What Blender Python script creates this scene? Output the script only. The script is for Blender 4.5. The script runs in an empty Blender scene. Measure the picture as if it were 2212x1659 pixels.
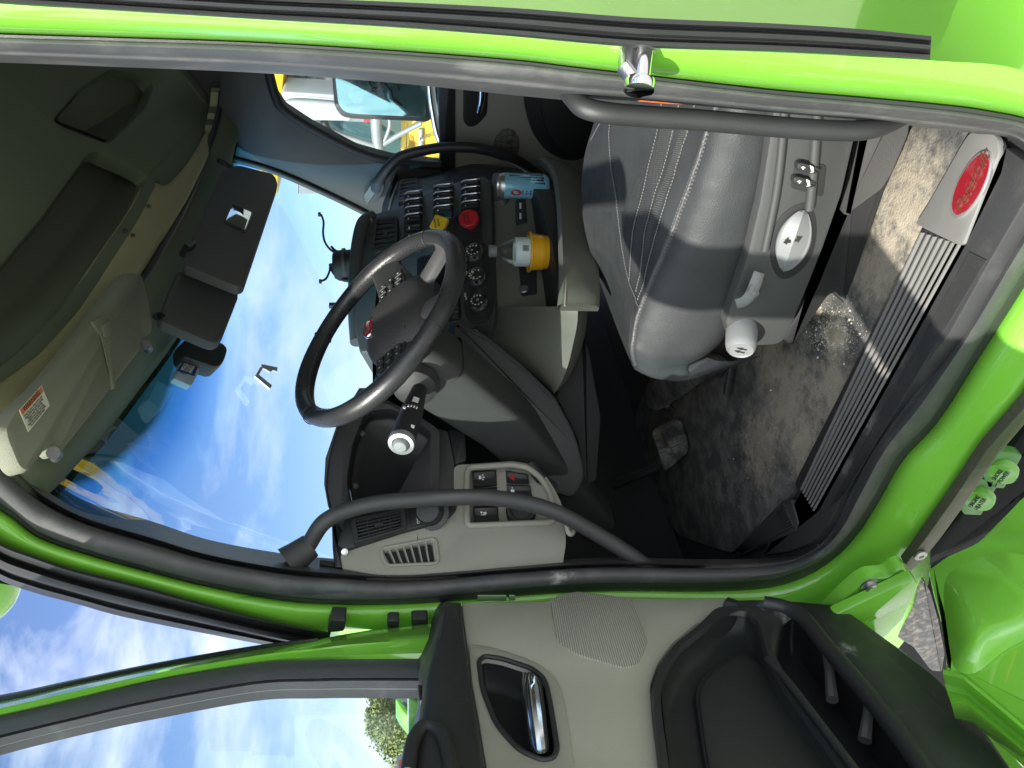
import bpy, bmesh, math, random
from mathutils import Vector, Matrix
random.seed(7)
V = Vector
sc = bpy.context.scene
COL = sc.collection
# ---------------------------------------------------------------- camera model (upright picture: the phone was held sideways)
YAW, PITCH, F, CAMH = math.radians(40), math.radians(8), 1661.0, 1.95
CAM = V((0, 0, CAMH))
cy, sy, cp, sp = math.cos(YAW), math.sin(YAW), math.cos(PITCH), math.sin(PITCH)
FWD = V((-sy*cp, cy*cp, -sp)); RGT = V((cy, sy, 0)); UPV = V((-sy*sp, cy*sp, cp))
def ray(x, y):
    return FWD + RGT*((829.5-y)/F) - UPV*((x-1106)/F)
def pl(p, n):
    p = V(p); n = V(n)
    def f(x, y, off=0.0):
        d = ray(x, y); t = (p - CAM).dot(n)/d.dot(n)
        q = CAM + d*t
        if off:
            m = n.normalized()
            if m.dot(CAM-q) < 0: m = -m
            d2 = ray(x, y); t = (p + m*off - CAM).dot(n)/d2.dot(n); q = CAM + d2*t
        return q
    return f
def AX(v): return pl((v, 0, 0), (1, 0, 0))
def AY(v): return pl((0, v, 0), (0, 1, 0))
def AZ(v): return pl((0, 0, v), (0, 0, 1))
def shift(f, off): return lambda x, y, o=0.0: f(x, y, off+o)
def plane3(a, b, c):
    a, b, c = V(a), V(b), V(c)
    return pl(a, (b-a).cross(c-a).normalized())
def pxm(px, q): return px*((V(q)-CAM).dot(FWD))/F          # pixels -> metres at a point
# ---------------------------------------------------------------- 2D helpers
def catmull(pts, n=8, closed=False):
    out = []; N = len(pts); P = [V(p) for p in pts]
    segs = N if closed else N-1
    for i in range(segs):
        if closed: p0, p1, p2, p3 = P[i-1], P[i], P[(i+1) % N], P[(i+2) % N]
        else: p0, p1, p2, p3 = P[max(i-1, 0)], P[i], P[i+1], P[min(i+2, N-1)]
        for k in range(n):
            t = k/n
            out.append(0.5*((2*p1) + (p2-p0)*t + (2*p0-5*p1+4*p2-p3)*t*t + (3*p1-p0-3*p2+p3)*t**3))
    if not closed: out.append(P[-1])
    return out
def fillet(pts, r, n=5):
    out = []; N = len(pts); P = [V(p) for p in pts]
    rr = r if isinstance(r, (list, tuple)) else [r]*N
    for i in range(N):
        a, b, c = P[i-1], P[i], P[(i+1) % N]
        d1, d2 = (a-b), (c-b)
        q = min(rr[i], d1.length*.48, d2.length*.48)
        if q < 1e-6: out.append(b); continue
        s, e = b + d1.normalized()*q, b + d2.normalized()*q
        for k in range(n+1):
            t = k/n; out.append(s*(1-t)**2 + b*2*t*(1-t) + e*t*t)
    return out
def rect(x0, y0, x1, y1): return [(x0, y0), (x1, y0), (x1, y1), (x0, y1)]
def ell(cx, cyy, rx, ry, rot=0, n=28):
    o = []
    for k in range(n):
        a = 2*math.pi*k/n; x, y = rx*math.cos(a), ry*math.sin(a)
        o.append((cx + x*math.cos(rot) - y*math.sin(rot), cyy + x*math.sin(rot) + y*math.cos(rot)))
    return o
# ---------------------------------------------------------------- objects
def setp(o, parent):
    if parent is not None:
        o.parent = parent
        if parent.type == 'EMPTY': o.matrix_parent_inverse = Matrix.Translation(-parent.location)
def empty(name, loc, label, cat, group=None):
    o = bpy.data.objects.new(name, None); COL.objects.link(o); o.location = loc
    o.empty_display_size = .1
    o['label'] = label; o['category'] = cat
    if group: o['group'] = group
    return o
def tag(o, label=None, cat=None, group=None, kind=None):
    if label: o['label'] = label
    if cat: o['category'] = cat
    if group: o['group'] = group
    if kind: o['kind'] = kind
    return o
def fin(bm, name, mats, parent=None, ang=38, label=None, recalc=True):
    if recalc: bmesh.ops.recalc_face_normals(bm, faces=bm.faces)
    me = bpy.data.meshes.new(name); bm.to_mesh(me); bm.free()
    if not isinstance(mats, (list, tuple)): mats = [mats]
    for m in mats: me.materials.append(m)
    me.shade_smooth()
    me.set_sharp_from_angle(angle=math.radians(ang))
    o = bpy.data.objects.new(name, me); COL.objects.link(o)
    setp(o, parent)
    if label: o['label'] = label
    return o
def newell(P):
    n = V((0, 0, 0))
    for i in range(len(P)):
        a, b = P[i], P[(i+1) % len(P)]
        n += V(((a.y-b.y)*(a.z+b.z), (a.z-b.z)*(a.x+b.x), (a.x-b.x)*(a.y+b.y)))
    return n.normalized()
def offset_loop(P, n, d):
    """move a planar loop inward (d>0) in its plane"""
    N = len(P); out = []
    area = newell(P).dot(n)
    s = 1 if area > 0 else -1
    for i in range(N):
        a, b, c = P[i-1], P[i], P[(i+1) % N]
        e1 = (b-a); e2 = (c-b)
        if e1.length < 1e-9: e1 = e2
        if e2.length < 1e-9: e2 = e1
        n1 = n.cross(e1.normalized())*s; n2 = n.cross(e2.normalized())*s
        m = (n1+n2)
        if m.length < 1e-6: out.append(b.copy()); continue
        m.normalize(); k = max(m.dot(n1), .45)
        out.append(b + m*(d/k))
    return out
def bslab(bm, P, t, bev, holes=(), n=None, mi=0, close=True, face=True, hdepth=None):
    """planar 3D loop P facing the camera, rounded front edge, depth t"""
    if n is None:
        n = newell(P)
        c = sum(P, V((0, 0, 0)))/len(P)
        if n.dot(CAM-c) < 0: n = -n
    loops = []
    for li, L in enumerate([P]+list(holes)):
        sgn = 1 if li == 0 else -1
        rings = []
        dep = t if li == 0 else (hdepth if hdepth is not None else t)
        if bev > 0:
            for a in (0, .5, 1):
                ph = a*math.pi/2
                ins = bev*(1-math.sin(ph)); dp = bev*(1-math.cos(ph))
                R = offset_loop(L, n, sgn*ins)
                rings.append([bm.verts.new(p - n*dp) for p in R])
        else:
            rings.append([bm.verts.new(p) for p in L])
        rings.append([bm.verts.new(p - n*dep) for p in L])
        for a, b in zip(rings, rings[1:]):
            for i in range(len(L)):
                j = (i+1) % len(L)
                f = bm.faces.new((a[i], a[j], b[j], b[i])); f.material_index = mi
        loops.append(rings)
    if face:
        if holes:
            es = []
            for r in loops:
                R = r[0]
                for i in range(len(R)):
                    e = bm.edges.get((R[i], R[(i+1) % len(R)]))
                    es.append(e)
            def larea(vs):
                a = V((0, 0, 0))
                for q in range(len(vs)): a += vs[q].co.cross(vs[(q+1) % len(vs)].co)
                return a.length/2
            want = larea(loops[0][0]) - sum(larea(r[0]) for r in loops[1:])
            for beauty, nn in ((True, n), (False, n), (True, V((0, 0, 0))), (False, -n)):
                g = bmesh.ops.triangle_fill(bm, use_beauty=beauty, use_dissolve=False, edges=es, normal=nn)
                fs = [f for f in g['geom'] if isinstance(f, bmesh.types.BMFace)]
                got = sum(f.calc_area() for f in fs)
                if abs(got-want) < .02*want: break
                if (beauty, nn) != (False, -n): bmesh.ops.delete(bm, geom=fs, context='FACES_ONLY')
                print('refill', round(got/want, 3))
            for f in fs: f.material_index = mi
        else:
            f = bm.faces.new(loops[0][0]); f.material_index = mi
    if close and not holes:
        f = bm.faces.new(loops[0][-1]); f.material_index = mi
    return n
def slab(name, pts, proj, t, mat, parent=None, bev=.004, r=0, holes=(), label=None, hdepth=None, ang=38):
    bm = bmesh.new()
    P = fillet([V((p[0], p[1])) for p in pts], r) if r else [V((p[0], p[1])) for p in pts]
    P3 = [proj(p.x, p.y) for p in P]
    H = [[proj(p[0], p[1]) for p in h] for h in holes]
    bslab(bm, P3, t, bev, H, hdepth=hdepth)
    return fin(bm, name, mat, parent, ang=ang, label=label)
def cup(name, pts, proj, depth, mat, parent=None, shrink=.15, lip=.004, label=None, dirv=None, floor_mat=None, steps=4):
    """a recess: the outline sinks back by depth and narrows"""
    bm = bmesh.new()
    P = [proj(p[0], p[1]) for p in pts]
    n = newell(P); c = sum(P, V((0, 0, 0)))/len(P)
    if n.dot(CAM-c) < 0: n = -n
    d = V(dirv).normalized() if dirv is not None else -n
    prev = None
    for k in range(steps+1):
        a = k/steps
        s = 1 - shrink*(a**2)
        ring = [bm.verts.new(c + (p-c)*s + d*depth*math.sin(a*math.pi/2)) for p in P]
        if prev:
            for i in range(len(P)):
                j = (i+1) % len(P); bm.faces.new((prev[i], prev[j], ring[j], ring[i]))
        prev = ring
    f = bm.faces.new(prev)
    ms = [mat]
    if floor_mat: ms.append(floor_mat); f.material_index = 1
    return fin(bm, name, ms, parent, ang=60, label=label)
def btube(bm, path, rad, seg=12, caps=True, mi=0, flat=1.0, up=None):
    P = [V(p) for p in path]; N = len(P)
    R = rad if isinstance(rad, (list, tuple)) else [rad]*N
    if len(R) != N: R = [R[0] + (R[-1]-R[0])*i/(N-1) for i in range(N)]
    T = [(P[min(i+1, N-1)]-P[max(i-1, 0)]).normalized() for i in range(N)]
    a = up or V((0, 0, 1))
    if abs(T[0].dot(a)) > .9: a = V((1, 0, 0))
    a = (a - T[0]*a.dot(T[0])).normalized()
    rings = []
    for i in range(N):
        a = (a - T[i]*a.dot(T[i]))
        a = a.normalized() if a.length > 1e-6 else T[i].orthogonal().normalized()
        b = T[i].cross(a)
        rings.append([bm.verts.new(P[i] + (a*math.cos(q)*flat + b*math.sin(q))*R[i]) for q in [2*math.pi*k/seg for k in range(seg)]])
    for r0, r1 in zip(rings, rings[1:]):
        for k in range(seg):
            j = (k+1) % seg
            f = bm.faces.new((r0[k], r0[j], r1[j], r1[k])); f.material_index = mi
    if caps:
        for r in (rings[0], rings[-1]):
            f = bm.faces.new(r); f.material_index = mi
def tube(name, path, rad, mat, parent=None, seg=14, n=0, label=None, flat=1.0):
    bm = bmesh.new()
    if n: path = catmull(path, n)
    if n and isinstance(rad, (list, tuple)):
        rr = [V((r, 0)) for r in rad]; rad = [max(v.x, 1e-4) for v in catmull(rr, n)]
    btube(bm, path, rad, seg, flat=flat)
    return fin(bm, name, mat, parent, ang=50, label=label)
def bloft(bm, rows, closed=False, mi=0):
    vs = [[bm.verts.new(p) for p in r] for r in rows]
    for a, b in zip(vs, vs[1:]):
        n = len(a)
        for i in range(n if closed else n-1):
            j = (i+1) % n
            f = bm.faces.new((a[i], a[j], b[j], b[i])); f.material_index = mi
    return vs
def thicken(bm, d):
    """give an open sheet a back, away from the camera"""
    bmesh.ops.recalc_face_normals(bm, faces=bm.faces)
    fs = list(bm.faces)
    c = fs[len(fs)//2]
    if c.normal.dot(CAM - c.calc_center_median()) < 0:
        bmesh.ops.reverse_faces(bm, faces=fs)
    bmesh.ops.solidify(bm, geom=fs, thickness=d)
def loft(name, rows, mat, parent=None, closed=False, ang=50, label=None, thick=0):
    bm = bmesh.new(); bloft(bm, rows, closed)
    if thick: thicken(bm, thick)
    return fin(bm, name, mat, parent, ang=ang, label=label)
def blathe(bm, c, ax, prof, seg=24, mi=0, cap=True):
    """prof: list of (radius, distance along ax)"""
    c = V(c); ax = V(ax).normalized(); u = ax.orthogonal().normalized(); w = ax.cross(u)
    rings = []
    for r, h in prof:
        rings.append([bm.verts.new(c + ax*h + (u*math.cos(q)+w*math.sin(q))*max(r, 1e-5)) for q in [2*math.pi*k/seg for k in range(seg)]])
    for a, b in zip(rings, rings[1:]):
        for k in range(seg):
            j = (k+1) % seg
            f = bm.faces.new((a[k], a[j], b[j], b[k])); f.material_index = mi
    if cap:
        for r in (rings[0], rings[-1]):
            f = bm.faces.new(r); f.material_index = mi
def lathe(name, c, ax, prof, mat, parent=None, seg=28, label=None, ang=38):
    bm = bmesh.new(); blathe(bm, c, ax, prof, seg)
    return fin(bm, name, mat, parent, ang=ang, label=label)
def bbox(bm, c, e, bev=0.0, mi=0):
    """box: centre, three half-extent vectors"""
    c = V(c); X, Y, Z = [V(q) for q in e]
    vs = {}
    for i in (-1, 1):
        for j in (-1, 1):
            for k in (-1, 1): vs[i, j, k] = bm.verts.new(c + X*i + Y*j + Z*k)
    F6 = [((-1,-1,-1),(-1,1,-1),(1,1,-1),(1,-1,-1)), ((-1,-1,1),(1,-1,1),(1,1,1),(-1,1,1)), ((-1,-1,-1),(1,-1,-1),(1,-1,1),(-1,-1,1)),
          ((-1,1,-1),(-1,1,1),(1,1,1),(1,1,-1)), ((-1,-1,-1),(-1,-1,1),(-1,1,1),(-1,1,-1)), ((1,-1,-1),(1,1,-1),(1,1,1),(1,-1,1))]
    fs = []
    for q in F6:
        f = bm.faces.new([vs[k] for k in q]); f.material_index = mi; fs.append(f)
    if bev:
        es = list({e for f in fs for e in f.edges})
        r = bmesh.ops.bevel(bm, geom=es, offset=bev, segments=3, profile=.5, affect='EDGES')
        for f in r['faces']: f.material_index = mi
def box(name, c, e, mat, parent=None, bev=.004, label=None):
    bm = bmesh.new(); bbox(bm, c, e, bev); return fin(bm, name, mat, parent, label=label)
def btext(bm, s, c, xd, yd, size, mi=0, shear=0.0, ext=.0004, space=1.0, lh=1.0):
    """lettering as geometry, centred on c"""
    cu = bpy.data.curves.new('lettering', 'FONT'); cu.body = s; cu.size = size; cu.shear = shear
    cu.align_x = 'CENTER'; cu.align_y = 'CENTER'; cu.extrude = ext; cu.space_character = space; cu.space_line = lh; cu.resolution_u = 2
    ob = bpy.data.objects.new('lettering', cu); COL.objects.link(ob)
    bpy.context.view_layer.update()
    me = bpy.data.meshes.new_from_object(ob.evaluated_get(bpy.context.evaluated_depsgraph_get()))
    xd = V(xd).normalized(); yd = V(yd); yd = (yd - xd*yd.dot(xd)).normalized(); zd = xd.cross(yd)
    M = Matrix((xd, yd, zd)).transposed().to_4x4(); M.translation = V(c)
    me.transform(M)
    n0 = len(bm.faces); bm.from_mesh(me); bm.faces.ensure_lookup_table()
    for f in bm.faces[n0:]: f.material_index = mi
    bpy.data.objects.remove(ob); bpy.data.curves.remove(cu); bpy.data.meshes.remove(me)
def text(name, s, c, xd, yd, size, mat, parent, shear=0, space=1.0, lh=1.0, ext=.0004):
    bm = bmesh.new(); btext(bm, s, c, xd, yd, size, 0, shear, ext, space, lh)
    return fin(bm, name, mat, parent, recalc=False, ang=30)
# ---------------------------------------------------------------- materials
MATS = {}
def mat(name, col, rough=.5, metal=0.0, bump=0, bscale=300, btype='noise', coat=0, var=0.0, vscale=12, spec=.5, dust=None, rvar=0.0, sheen=0, bdist=.002, scr=None):
    m = bpy.data.materials.new(name); m.use_nodes = True; MATS[name] = m
    nt = m.node_tree; N = nt.nodes; L = nt.links; b = N['Principled BSDF']
    col = tuple(col) + (1,)
    b.inputs['Base Color'].default_value = col; b.inputs['Roughness'].default_value = rough
    b.inputs['Metallic'].default_value = metal; b.inputs['Specular IOR Level'].default_value = spec
    if coat: b.inputs['Coat Weight'].default_value = coat; b.inputs['Coat Roughness'].default_value = .04
    if sheen: b.inputs['Sheen Weight'].default_value = sheen
    tc = N.new('ShaderNodeTexCoord')
    cur = None
    if var:
        nz = N.new('ShaderNodeTexNoise'); nz.inputs['Scale'].default_value = vscale; nz.inputs['Detail'].default_value = 6
        L.new(tc.outputs['Object'], nz.inputs['Vector'])
        mx = N.new('ShaderNodeMix'); mx.data_type = 'RGBA'
        mx.inputs[6].default_value = tuple(c*(1-var) for c in col[:3]) + (1,); mx.inputs[7].default_value = tuple(min(c*(1+var), 1) for c in col[:3]) + (1,)
        L.new(nz.outputs['Fac'], mx.inputs[0]); cur = mx.outputs[2]
    if dust:   # (colour, amount 0..1, scale, stretch vec)
        dc, am, ds, st = dust
        mp = N.new('ShaderNodeMapping'); mp.inputs['Scale'].default_value = st; L.new(tc.outputs['Object'], mp.inputs['Vector'])
        nz = N.new('ShaderNodeTexNoise'); nz.inputs['Scale'].default_value = ds; nz.inputs['Detail'].default_value = 9; nz.inputs['Roughness'].default_value = .68
        L.new(mp.outputs['Vector'], nz.inputs['Vector'])
        cr = N.new('ShaderNodeValToRGB'); cr.color_ramp.elements[0].position = .62-.35*am; cr.color_ramp.elements[1].position = .86-.25*am
        cr.color_ramp.elements[1].color = (am, am, am, 1)
        L.new(nz.outputs['Fac'], cr.inputs['Fac'])
        mx = N.new('ShaderNodeMix'); mx.data_type = 'RGBA'; mx.inputs[7].default_value = tuple(dc) + (1,)
        if cur is not None: L.new(cur, mx.inputs[6])
        else: mx.inputs[6].default_value = col
        L.new(cr.outputs['Color'], mx.inputs[0]); cur = mx.outputs[2]
    if scr:  # fine scratches / scuffs: (colour, density)
        mp = N.new('ShaderNodeMapping'); mp.inputs['Scale'].default_value = (90, 90, 9); mp.inputs['Rotation'].default_value = (.7, .5, .3)
        L.new(tc.outputs['Object'], mp.inputs['Vector'])
        nz = N.new('ShaderNodeTexNoise'); nz.inputs['Scale'].default_value = 1.2; nz.inputs['Detail'].default_value = 4
        L.new(mp.outputs['Vector'], nz.inputs['Vector'])
        cr = N.new('ShaderNodeValToRGB'); cr.color_ramp.elements[0].position = .70-.12*scr[1]; cr.color_ramp.elements[1].position = .80
        cr.color_ramp.elements[1].color = (.6, .6, .6, 1)
        L.new(nz.outputs['Fac'], cr.inputs['Fac'])
        mx = N.new('ShaderNodeMix'); mx.data_type = 'RGBA'; mx.inputs[7].default_value = tuple(scr[0]) + (1,)
        if cur is not None: L.new(cur, mx.inputs[6])
        else: mx.inputs[6].default_value = col
        L.new(cr.outputs['Color'], mx.inputs[0]); cur = mx.outputs[2]
    if cur is not None: L.new(cur, b.inputs['Base Color'])
    if rvar:
        nz = N.new('ShaderNodeTexNoise'); nz.inputs['Scale'].default_value = vscale*1.7; nz.inputs['Detail'].default_value = 5
        L.new(tc.outputs['Object'], nz.inputs['Vector'])
        mr = N.new('ShaderNodeMapRange'); mr.inputs['To Min'].default_value = max(rough-rvar, .02); mr.inputs['To Max'].default_value = min(rough+rvar, 1)
        mr.inputs['From Min'].default_value = .3; mr.inputs['From Max'].default_value = .7
        L.new(nz.outputs['Fac'], mr.inputs['Value']); L.new(mr.outputs['Result'], b.inputs['Roughness'])
    if bump:
        if btype == 'noise':
            t = N.new('ShaderNodeTexNoise'); t.inputs['Detail'].default_value = 3; out = t.outputs['Fac']
        else:
            t = N.new('ShaderNodeTexVoronoi'); t.feature = 'SMOOTH_F1' if btype == 'leather' else 'F1'; out = t.outputs['Distance']
        t.inputs['Scale'].default_value = bscale
        L.new(tc.outputs['Object'], t.inputs['Vector'])
        bp = N.new('ShaderNodeBump'); bp.inputs['Strength'].default_value = bump; bp.inputs['Distance'].default_value = bdist
        L.new(out, bp.inputs['Height']); L.new(bp.outputs['Normal'], b.inputs['Normal'])
    return m
def stain(m, centre, rad, col, nscale=60, amt=.8, stretch=(1, 1, 1), soft=.55):
    """a patch of dirt or scuffing with its own ragged outline on a material"""
    nt = m.node_tree; N = nt.nodes; L = nt.links; b = N['Principled BSDF']; s = b.inputs['Base Color']
    tc = N.new('ShaderNodeTexCoord'); mp = N.new('ShaderNodeMapping'); mp.vector_type = 'POINT'
    mp.inputs['Scale'].default_value = stretch
    sub_ = N.new('ShaderNodeVectorMath'); sub_.operation = 'SUBTRACT'; sub_.inputs[1].default_value = tuple(centre)
    L.new(tc.outputs['Object'], sub_.inputs[0]); L.new(sub_.outputs[0], mp.inputs['Vector'])
    ln_ = N.new('ShaderNodeVectorMath'); ln_.operation = 'LENGTH'; L.new(mp.outputs[0], ln_.inputs[0])
    mr = N.new('ShaderNodeMapRange'); mr.inputs['From Min'].default_value = rad; mr.inputs['From Max'].default_value = 0
    L.new(ln_.outputs['Value'], mr.inputs['Value'])
    nz = N.new('ShaderNodeTexNoise'); nz.inputs['Scale'].default_value = nscale; nz.inputs['Detail'].default_value = 9; nz.inputs['Roughness'].default_value = .72
    L.new(tc.outputs['Object'], nz.inputs['Vector'])
    ad = N.new('ShaderNodeMath'); ad.operation = 'MULTIPLY'; L.new(mr.outputs[0], ad.inputs[0]); L.new(nz.outputs['Fac'], ad.inputs[1])
    gt_ = N.new('ShaderNodeMath'); gt_.operation = 'MULTIPLY'; L.new(ad.outputs[0], gt_.inputs[0]); gt_.inputs[1].default_value = 1.7
    cr = N.new('ShaderNodeValToRGB'); cr.color_ramp.elements[0].position = soft-.18; cr.color_ramp.elements[1].position = min(soft+.16, 1)
    cr.color_ramp.elements[1].color = (amt, amt, amt, 1); L.new(gt_.outputs[0], cr.inputs['Fac'])
    mx = N.new('ShaderNodeMix'); mx.data_type = 'RGBA'; mx.inputs[7].default_value = tuple(col) + (1,)
    if s.is_linked: L.new(s.links[0].from_socket, mx.inputs[6])
    else: mx.inputs[6].default_value = s.default_value
    L.new(cr.outputs['Color'], mx.inputs[0]); L.new(mx.outputs[2], s)
def glass(name, tint=(1, 1, 1), refl=1.0, band=None, dirt=0.0):
    """thin pane: clear transmission plus fresnel reflection"""
    m = bpy.data.materials.new(name); m.use_nodes = True
    nt = m.node_tree; N = nt.nodes; L = nt.links; N.remove(N['Principled BSDF'])
    out = N['Material Output']
    tr = N.new('ShaderNodeBsdfTransparent'); tr.inputs['Color'].default_value = tuple(tint) + (1,)
    gl = N.new('ShaderNodeBsdfGlossy'); gl.inputs['Roughness'].default_value = .01; gl.inputs['Color'].default_value = (1, 1, 1, 1)
    fr = N.new('ShaderNodeFresnel'); fr.inputs['IOR'].default_value = 1.33
    mu = N.new('ShaderNodeMath'); mu.operation = 'MULTIPLY'; mu.inputs[1].default_value = refl
    L.new(fr.outputs['Fac'], mu.inputs[0])
    mx = N.new('ShaderNodeMixShader'); L.new(mu.outputs[0], mx.inputs['Fac']); L.new(tr.outputs[0], mx.inputs[1]); L.new(gl.outputs[0], mx.inputs[2])
    last = mx
    tc = N.new('ShaderNodeTexCoord')
    if band:
        sx = N.new('ShaderNodeSeparateXYZ'); L.new(tc.outputs['Object'], sx.inputs[0])
        cr = N.new('ShaderNodeValToRGB'); mr = N.new('ShaderNodeMapRange')
        mr.inputs['From Min'].default_value = band[0]; mr.inputs['From Max'].default_value = band[1]
        L.new(sx.outputs['Z'], mr.inputs['Value']); L.new(mr.outputs['Result'], cr.inputs['Fac'])
        e = cr.color_ramp.elements
        e[0].position = 0; e[0].color = tuple(tint) + (1,)
        e[1].position = 1; e[1].color = (.02, .075, .06, 1)
        for p, c in band[2]:
            q = e.new(p); q.color = tuple(c) + (1,)
        L.new(cr.outputs['Color'], tr.inputs['Color'])
    if dirt:
        nz = N.new('ShaderNodeTexNoise'); nz.inputs['Scale'].default_value = 26; nz.inputs['Detail'].default_value = 8; nz.inputs['Roughness'].default_value = .7
        L.new(tc.outputs['Object'], nz.inputs['Vector'])
        cr = N.new('ShaderNodeValToRGB'); cr.color_ramp.elements[0].position = .66; cr.color_ramp.elements[1].position = .80
        cr.color_ramp.elements[1].color = (dirt, dirt, dirt, 1)
        L.new(nz.outputs['Fac'], cr.inputs['Fac'])
        df = N.new('ShaderNodeBsdfDiffuse'); df.inputs['Color'].default_value = (.55, .55, .5, 1)
        m2 = N.new('ShaderNodeMixShader'); L.new(cr.outputs['Color'], m2.inputs['Fac']); L.new(last.outputs[0], m2.inputs[1]); L.new(df.outputs[0], m2.inputs[2])
        last = m2
    L.new(last.outputs[0], out.inputs['Surface'])
    return m
GREEN = mat('green_paint', (.185, .52, .045), .24, coat=1.0, var=.05, vscale=3, bump=.03, bscale=900, dust=((.33,.50,.20), .22, 34, (1, 1, 1)), rvar=.06)
SEAL = mat('grey_rubber_trim', (.066, .069, .070), .50, bump=.35, bscale=900, dust=((.3, .29, .27), .34, 9, (1, 1, 1)), scr=((.2,.2,.19), .1))
BLK = mat('black_plastic', (.026, .028, .028), .42, bump=.25, bscale=900, scr=((.10, .10, .095), .15), rvar=.08)
BLK2 = mat('matt_black_plastic', (.018, .019, .020), .55, bump=.2, bscale=700)
DARK = mat('charcoal_plastic', (.052, .055, .054), .48, bump=.35, bscale=1000, rvar=.06)
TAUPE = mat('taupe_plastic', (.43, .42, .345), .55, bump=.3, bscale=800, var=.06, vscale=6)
TAUPE_C = mat('shaded_taupe_plastic', (.125, .132, .108), .55, bump=.35, bscale=800, var=.07, vscale=6, rvar=.05)  # taupe darkened: shade on the lower dash is put into the colour
TAUPE_D = mat('dark_taupe_plastic', (.28, .27, .225), .55, bump=.3, bscale=800, var=.05)
HEAD = mat('headliner_vinyl', (.125, .155, .095), .75, bump=.3, bscale=700, var=.08, vscale=5)  # green bounce light is tinted into the base colour
VISOR = mat('visor_vinyl', (.175, .185, .13), .72, bump=.4, bscale=600, var=.07, vscale=9)
LEATH = mat('black_leather', (.036, .040, .042), .54, bump=.24, bscale=600, btype='leather', var=.16, spec=.4, rvar=.11, vscale=14, bdist=.004)
LEATH2 = mat('smooth_leather', (.06, .063, .066), .46, bump=.3, bscale=350, btype='leather', rvar=.08, bdist=.003)
STITCH = mat('pale_thread', (.24, .24, .23), .8)
RUBBER = mat('ribbed_rubber', (.035, .036, .037), .55, bump=.2, bscale=400, dust=((.2, .19, .17), .2, 14, (1, 1, 1)))
CHROME = mat('chrome', (.86, .87, .88), .08, 1.0, rvar=.04)
STEEL = mat('brushed_steel', (.48, .48, .47), .38, 1.0, bump=.2, bscale=500, rvar=.1, dust=((.25, .24, .22), .3, 11, (1, 1, 1)))
ALU = mat('worn_aluminium', (.25, .25, .24), .45, .25, rvar=.12, vscale=30, dust=((.24, .22, .19), .45, 16, (1, 1, 1)))
WHITE = mat('pale_grey_plastic', (.20, .212, .212), .5, bump=.1, bscale=500)
WHT = mat('white_print', (.75, .75, .74), .6)
BLACKP = mat('black_print', (.02, .02, .02), .6)
RED = mat('red_plastic', (.42, .02, .025), .4)
REDE = mat('red_enamel', (.24, .010, .018), .25, coat=.6, dust=((.4, .25, .22), .35, 30, (1, 1, 1)))
YEL = mat('yellow_plastic', (.72, .50, .03), .45)
SCREEN = mat('dark_display', (.006, .007, .008), .42)
SILV = mat('satin_silver', (.6, .61, .62), .3, .8)
# ================================================================= the truck: one thing, everything bolted to it is a part
TR = empty('truck', (-.9, 1.8, 0), 'lime green semi truck with its near cab door wide open', 'truck')
# ---- stations around the door opening: inner edge of trim, trim/paint edge, outer edge of paint (picture points)
ST = [
 ((-420,112),(-420,66),(-420,-28),(-420,-330)), ((-200,118),(-200,72),(-200,-10),(-200,-330)), ((0,124),(0,79),(0,8),(0,-330)), ((280,134),(280,87),(280,26),(280,-330)), ((553,145),(553,96),(553,42),(553,-330)),
 ((850,166),(850,114),(850,60),(850,-330)), ((1106,191),(1106,134),(1106,79),(1106,-330)), ((1240,204),(1240,150),(1240,92),(1240,-330)), ((1383,214),(1383,167),(1383,103),(1383,-330)), ((1659,240),(1659,200),(1659,113),(1659,-330)),
 ((1850,256),(1850,217),(1850,122),(1850,-330)), ((2009,274),(2009,232),(2030,132),(2030,-330)), ((2120,288),(2120,246),(2200,150),(2250,-330)),
 ((2192,304),(2225,268),(2360,230),(2480,-330)), ((2226,340),(2282,320),(2440,380),(2640,0)), ((2232,392),(2295,400),(2440,520),(2640,350)),
 ((2212,455),(2272,490),(2390,650),(2640,600)), ((2149,560),(2212,594),(2335,722),(2560,830)), ((2059,716),(2118,745),(2215,872),(2440,1000)),
 ((1959,850),(2018,903),(2130,978),(2300,1120)), ((1885,955),(1942,985),(2058,1084),(2200,1210)), ((1832,1055),(1885,1083),(2008,1155),(2125,1290)),
 ((1795,1138),(1840,1150),(1965,1222),(2060,1370)), ((1759,1179),(1788,1200),(1900,1310),(1960,1440)), ((1709,1201),(1725,1236),(1790,1380),(1800,1500)),
 ((1640,1209),(1650,1256),(1660,1420),(1660,1530)), ((1523,1211),(1523,1263),(1523,1430),(1523,1550)), ((1296,1208),(1296,1263),(1296,1430),(1296,1550)),
 ((1106,1220),(1106,1276),(1106,1420),(1106,1540)), ((886,1236),(886,1296),(886,1400),(886,1500)), ((740,1227),(720,1299),(703,1368),(703,1404)),
 ((606,1214),(600,1290),(590,1345),(580,1376)), ((450,1185),(440,1260),(420,1300),(410,1344)), ((333,1149),(320,1230),(290,1263),(280,1316)),
 ((190,1106),(190,1193),(160,1231),(150,1286)), ((110,1063),(90,1158),(60,1198),(50,1250)), ((50,1016),(30,1113),(0,1173),(0,1233)),
 ((0,956),(-20,1075),(-60,1135),(-70,1200)), ((-80,850),(-110,980),(-150,1050),(-160,1120)), ((-180,650),(-230,830),(-260,900),(-270,970)), ((-260,420),(-340,560),(-380,640),(-390,700))]
SN = len(ST)
def stn(k): return catmull([s[k] for s in ST], 7)
IN_, OUT_, GO_, FAR_ = stn(0), stn(1), stn(2), stn(3)
NS = len(IN_)
def isill(i):      # 1 on the sill, 0 on the pillars
    s = i/7
    return max(0, min(1, (s-13)/3))*max(0, min(1, (24-s)/3))
def afr(i): return max(0, min(1, (i/7-24)/4))
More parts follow.
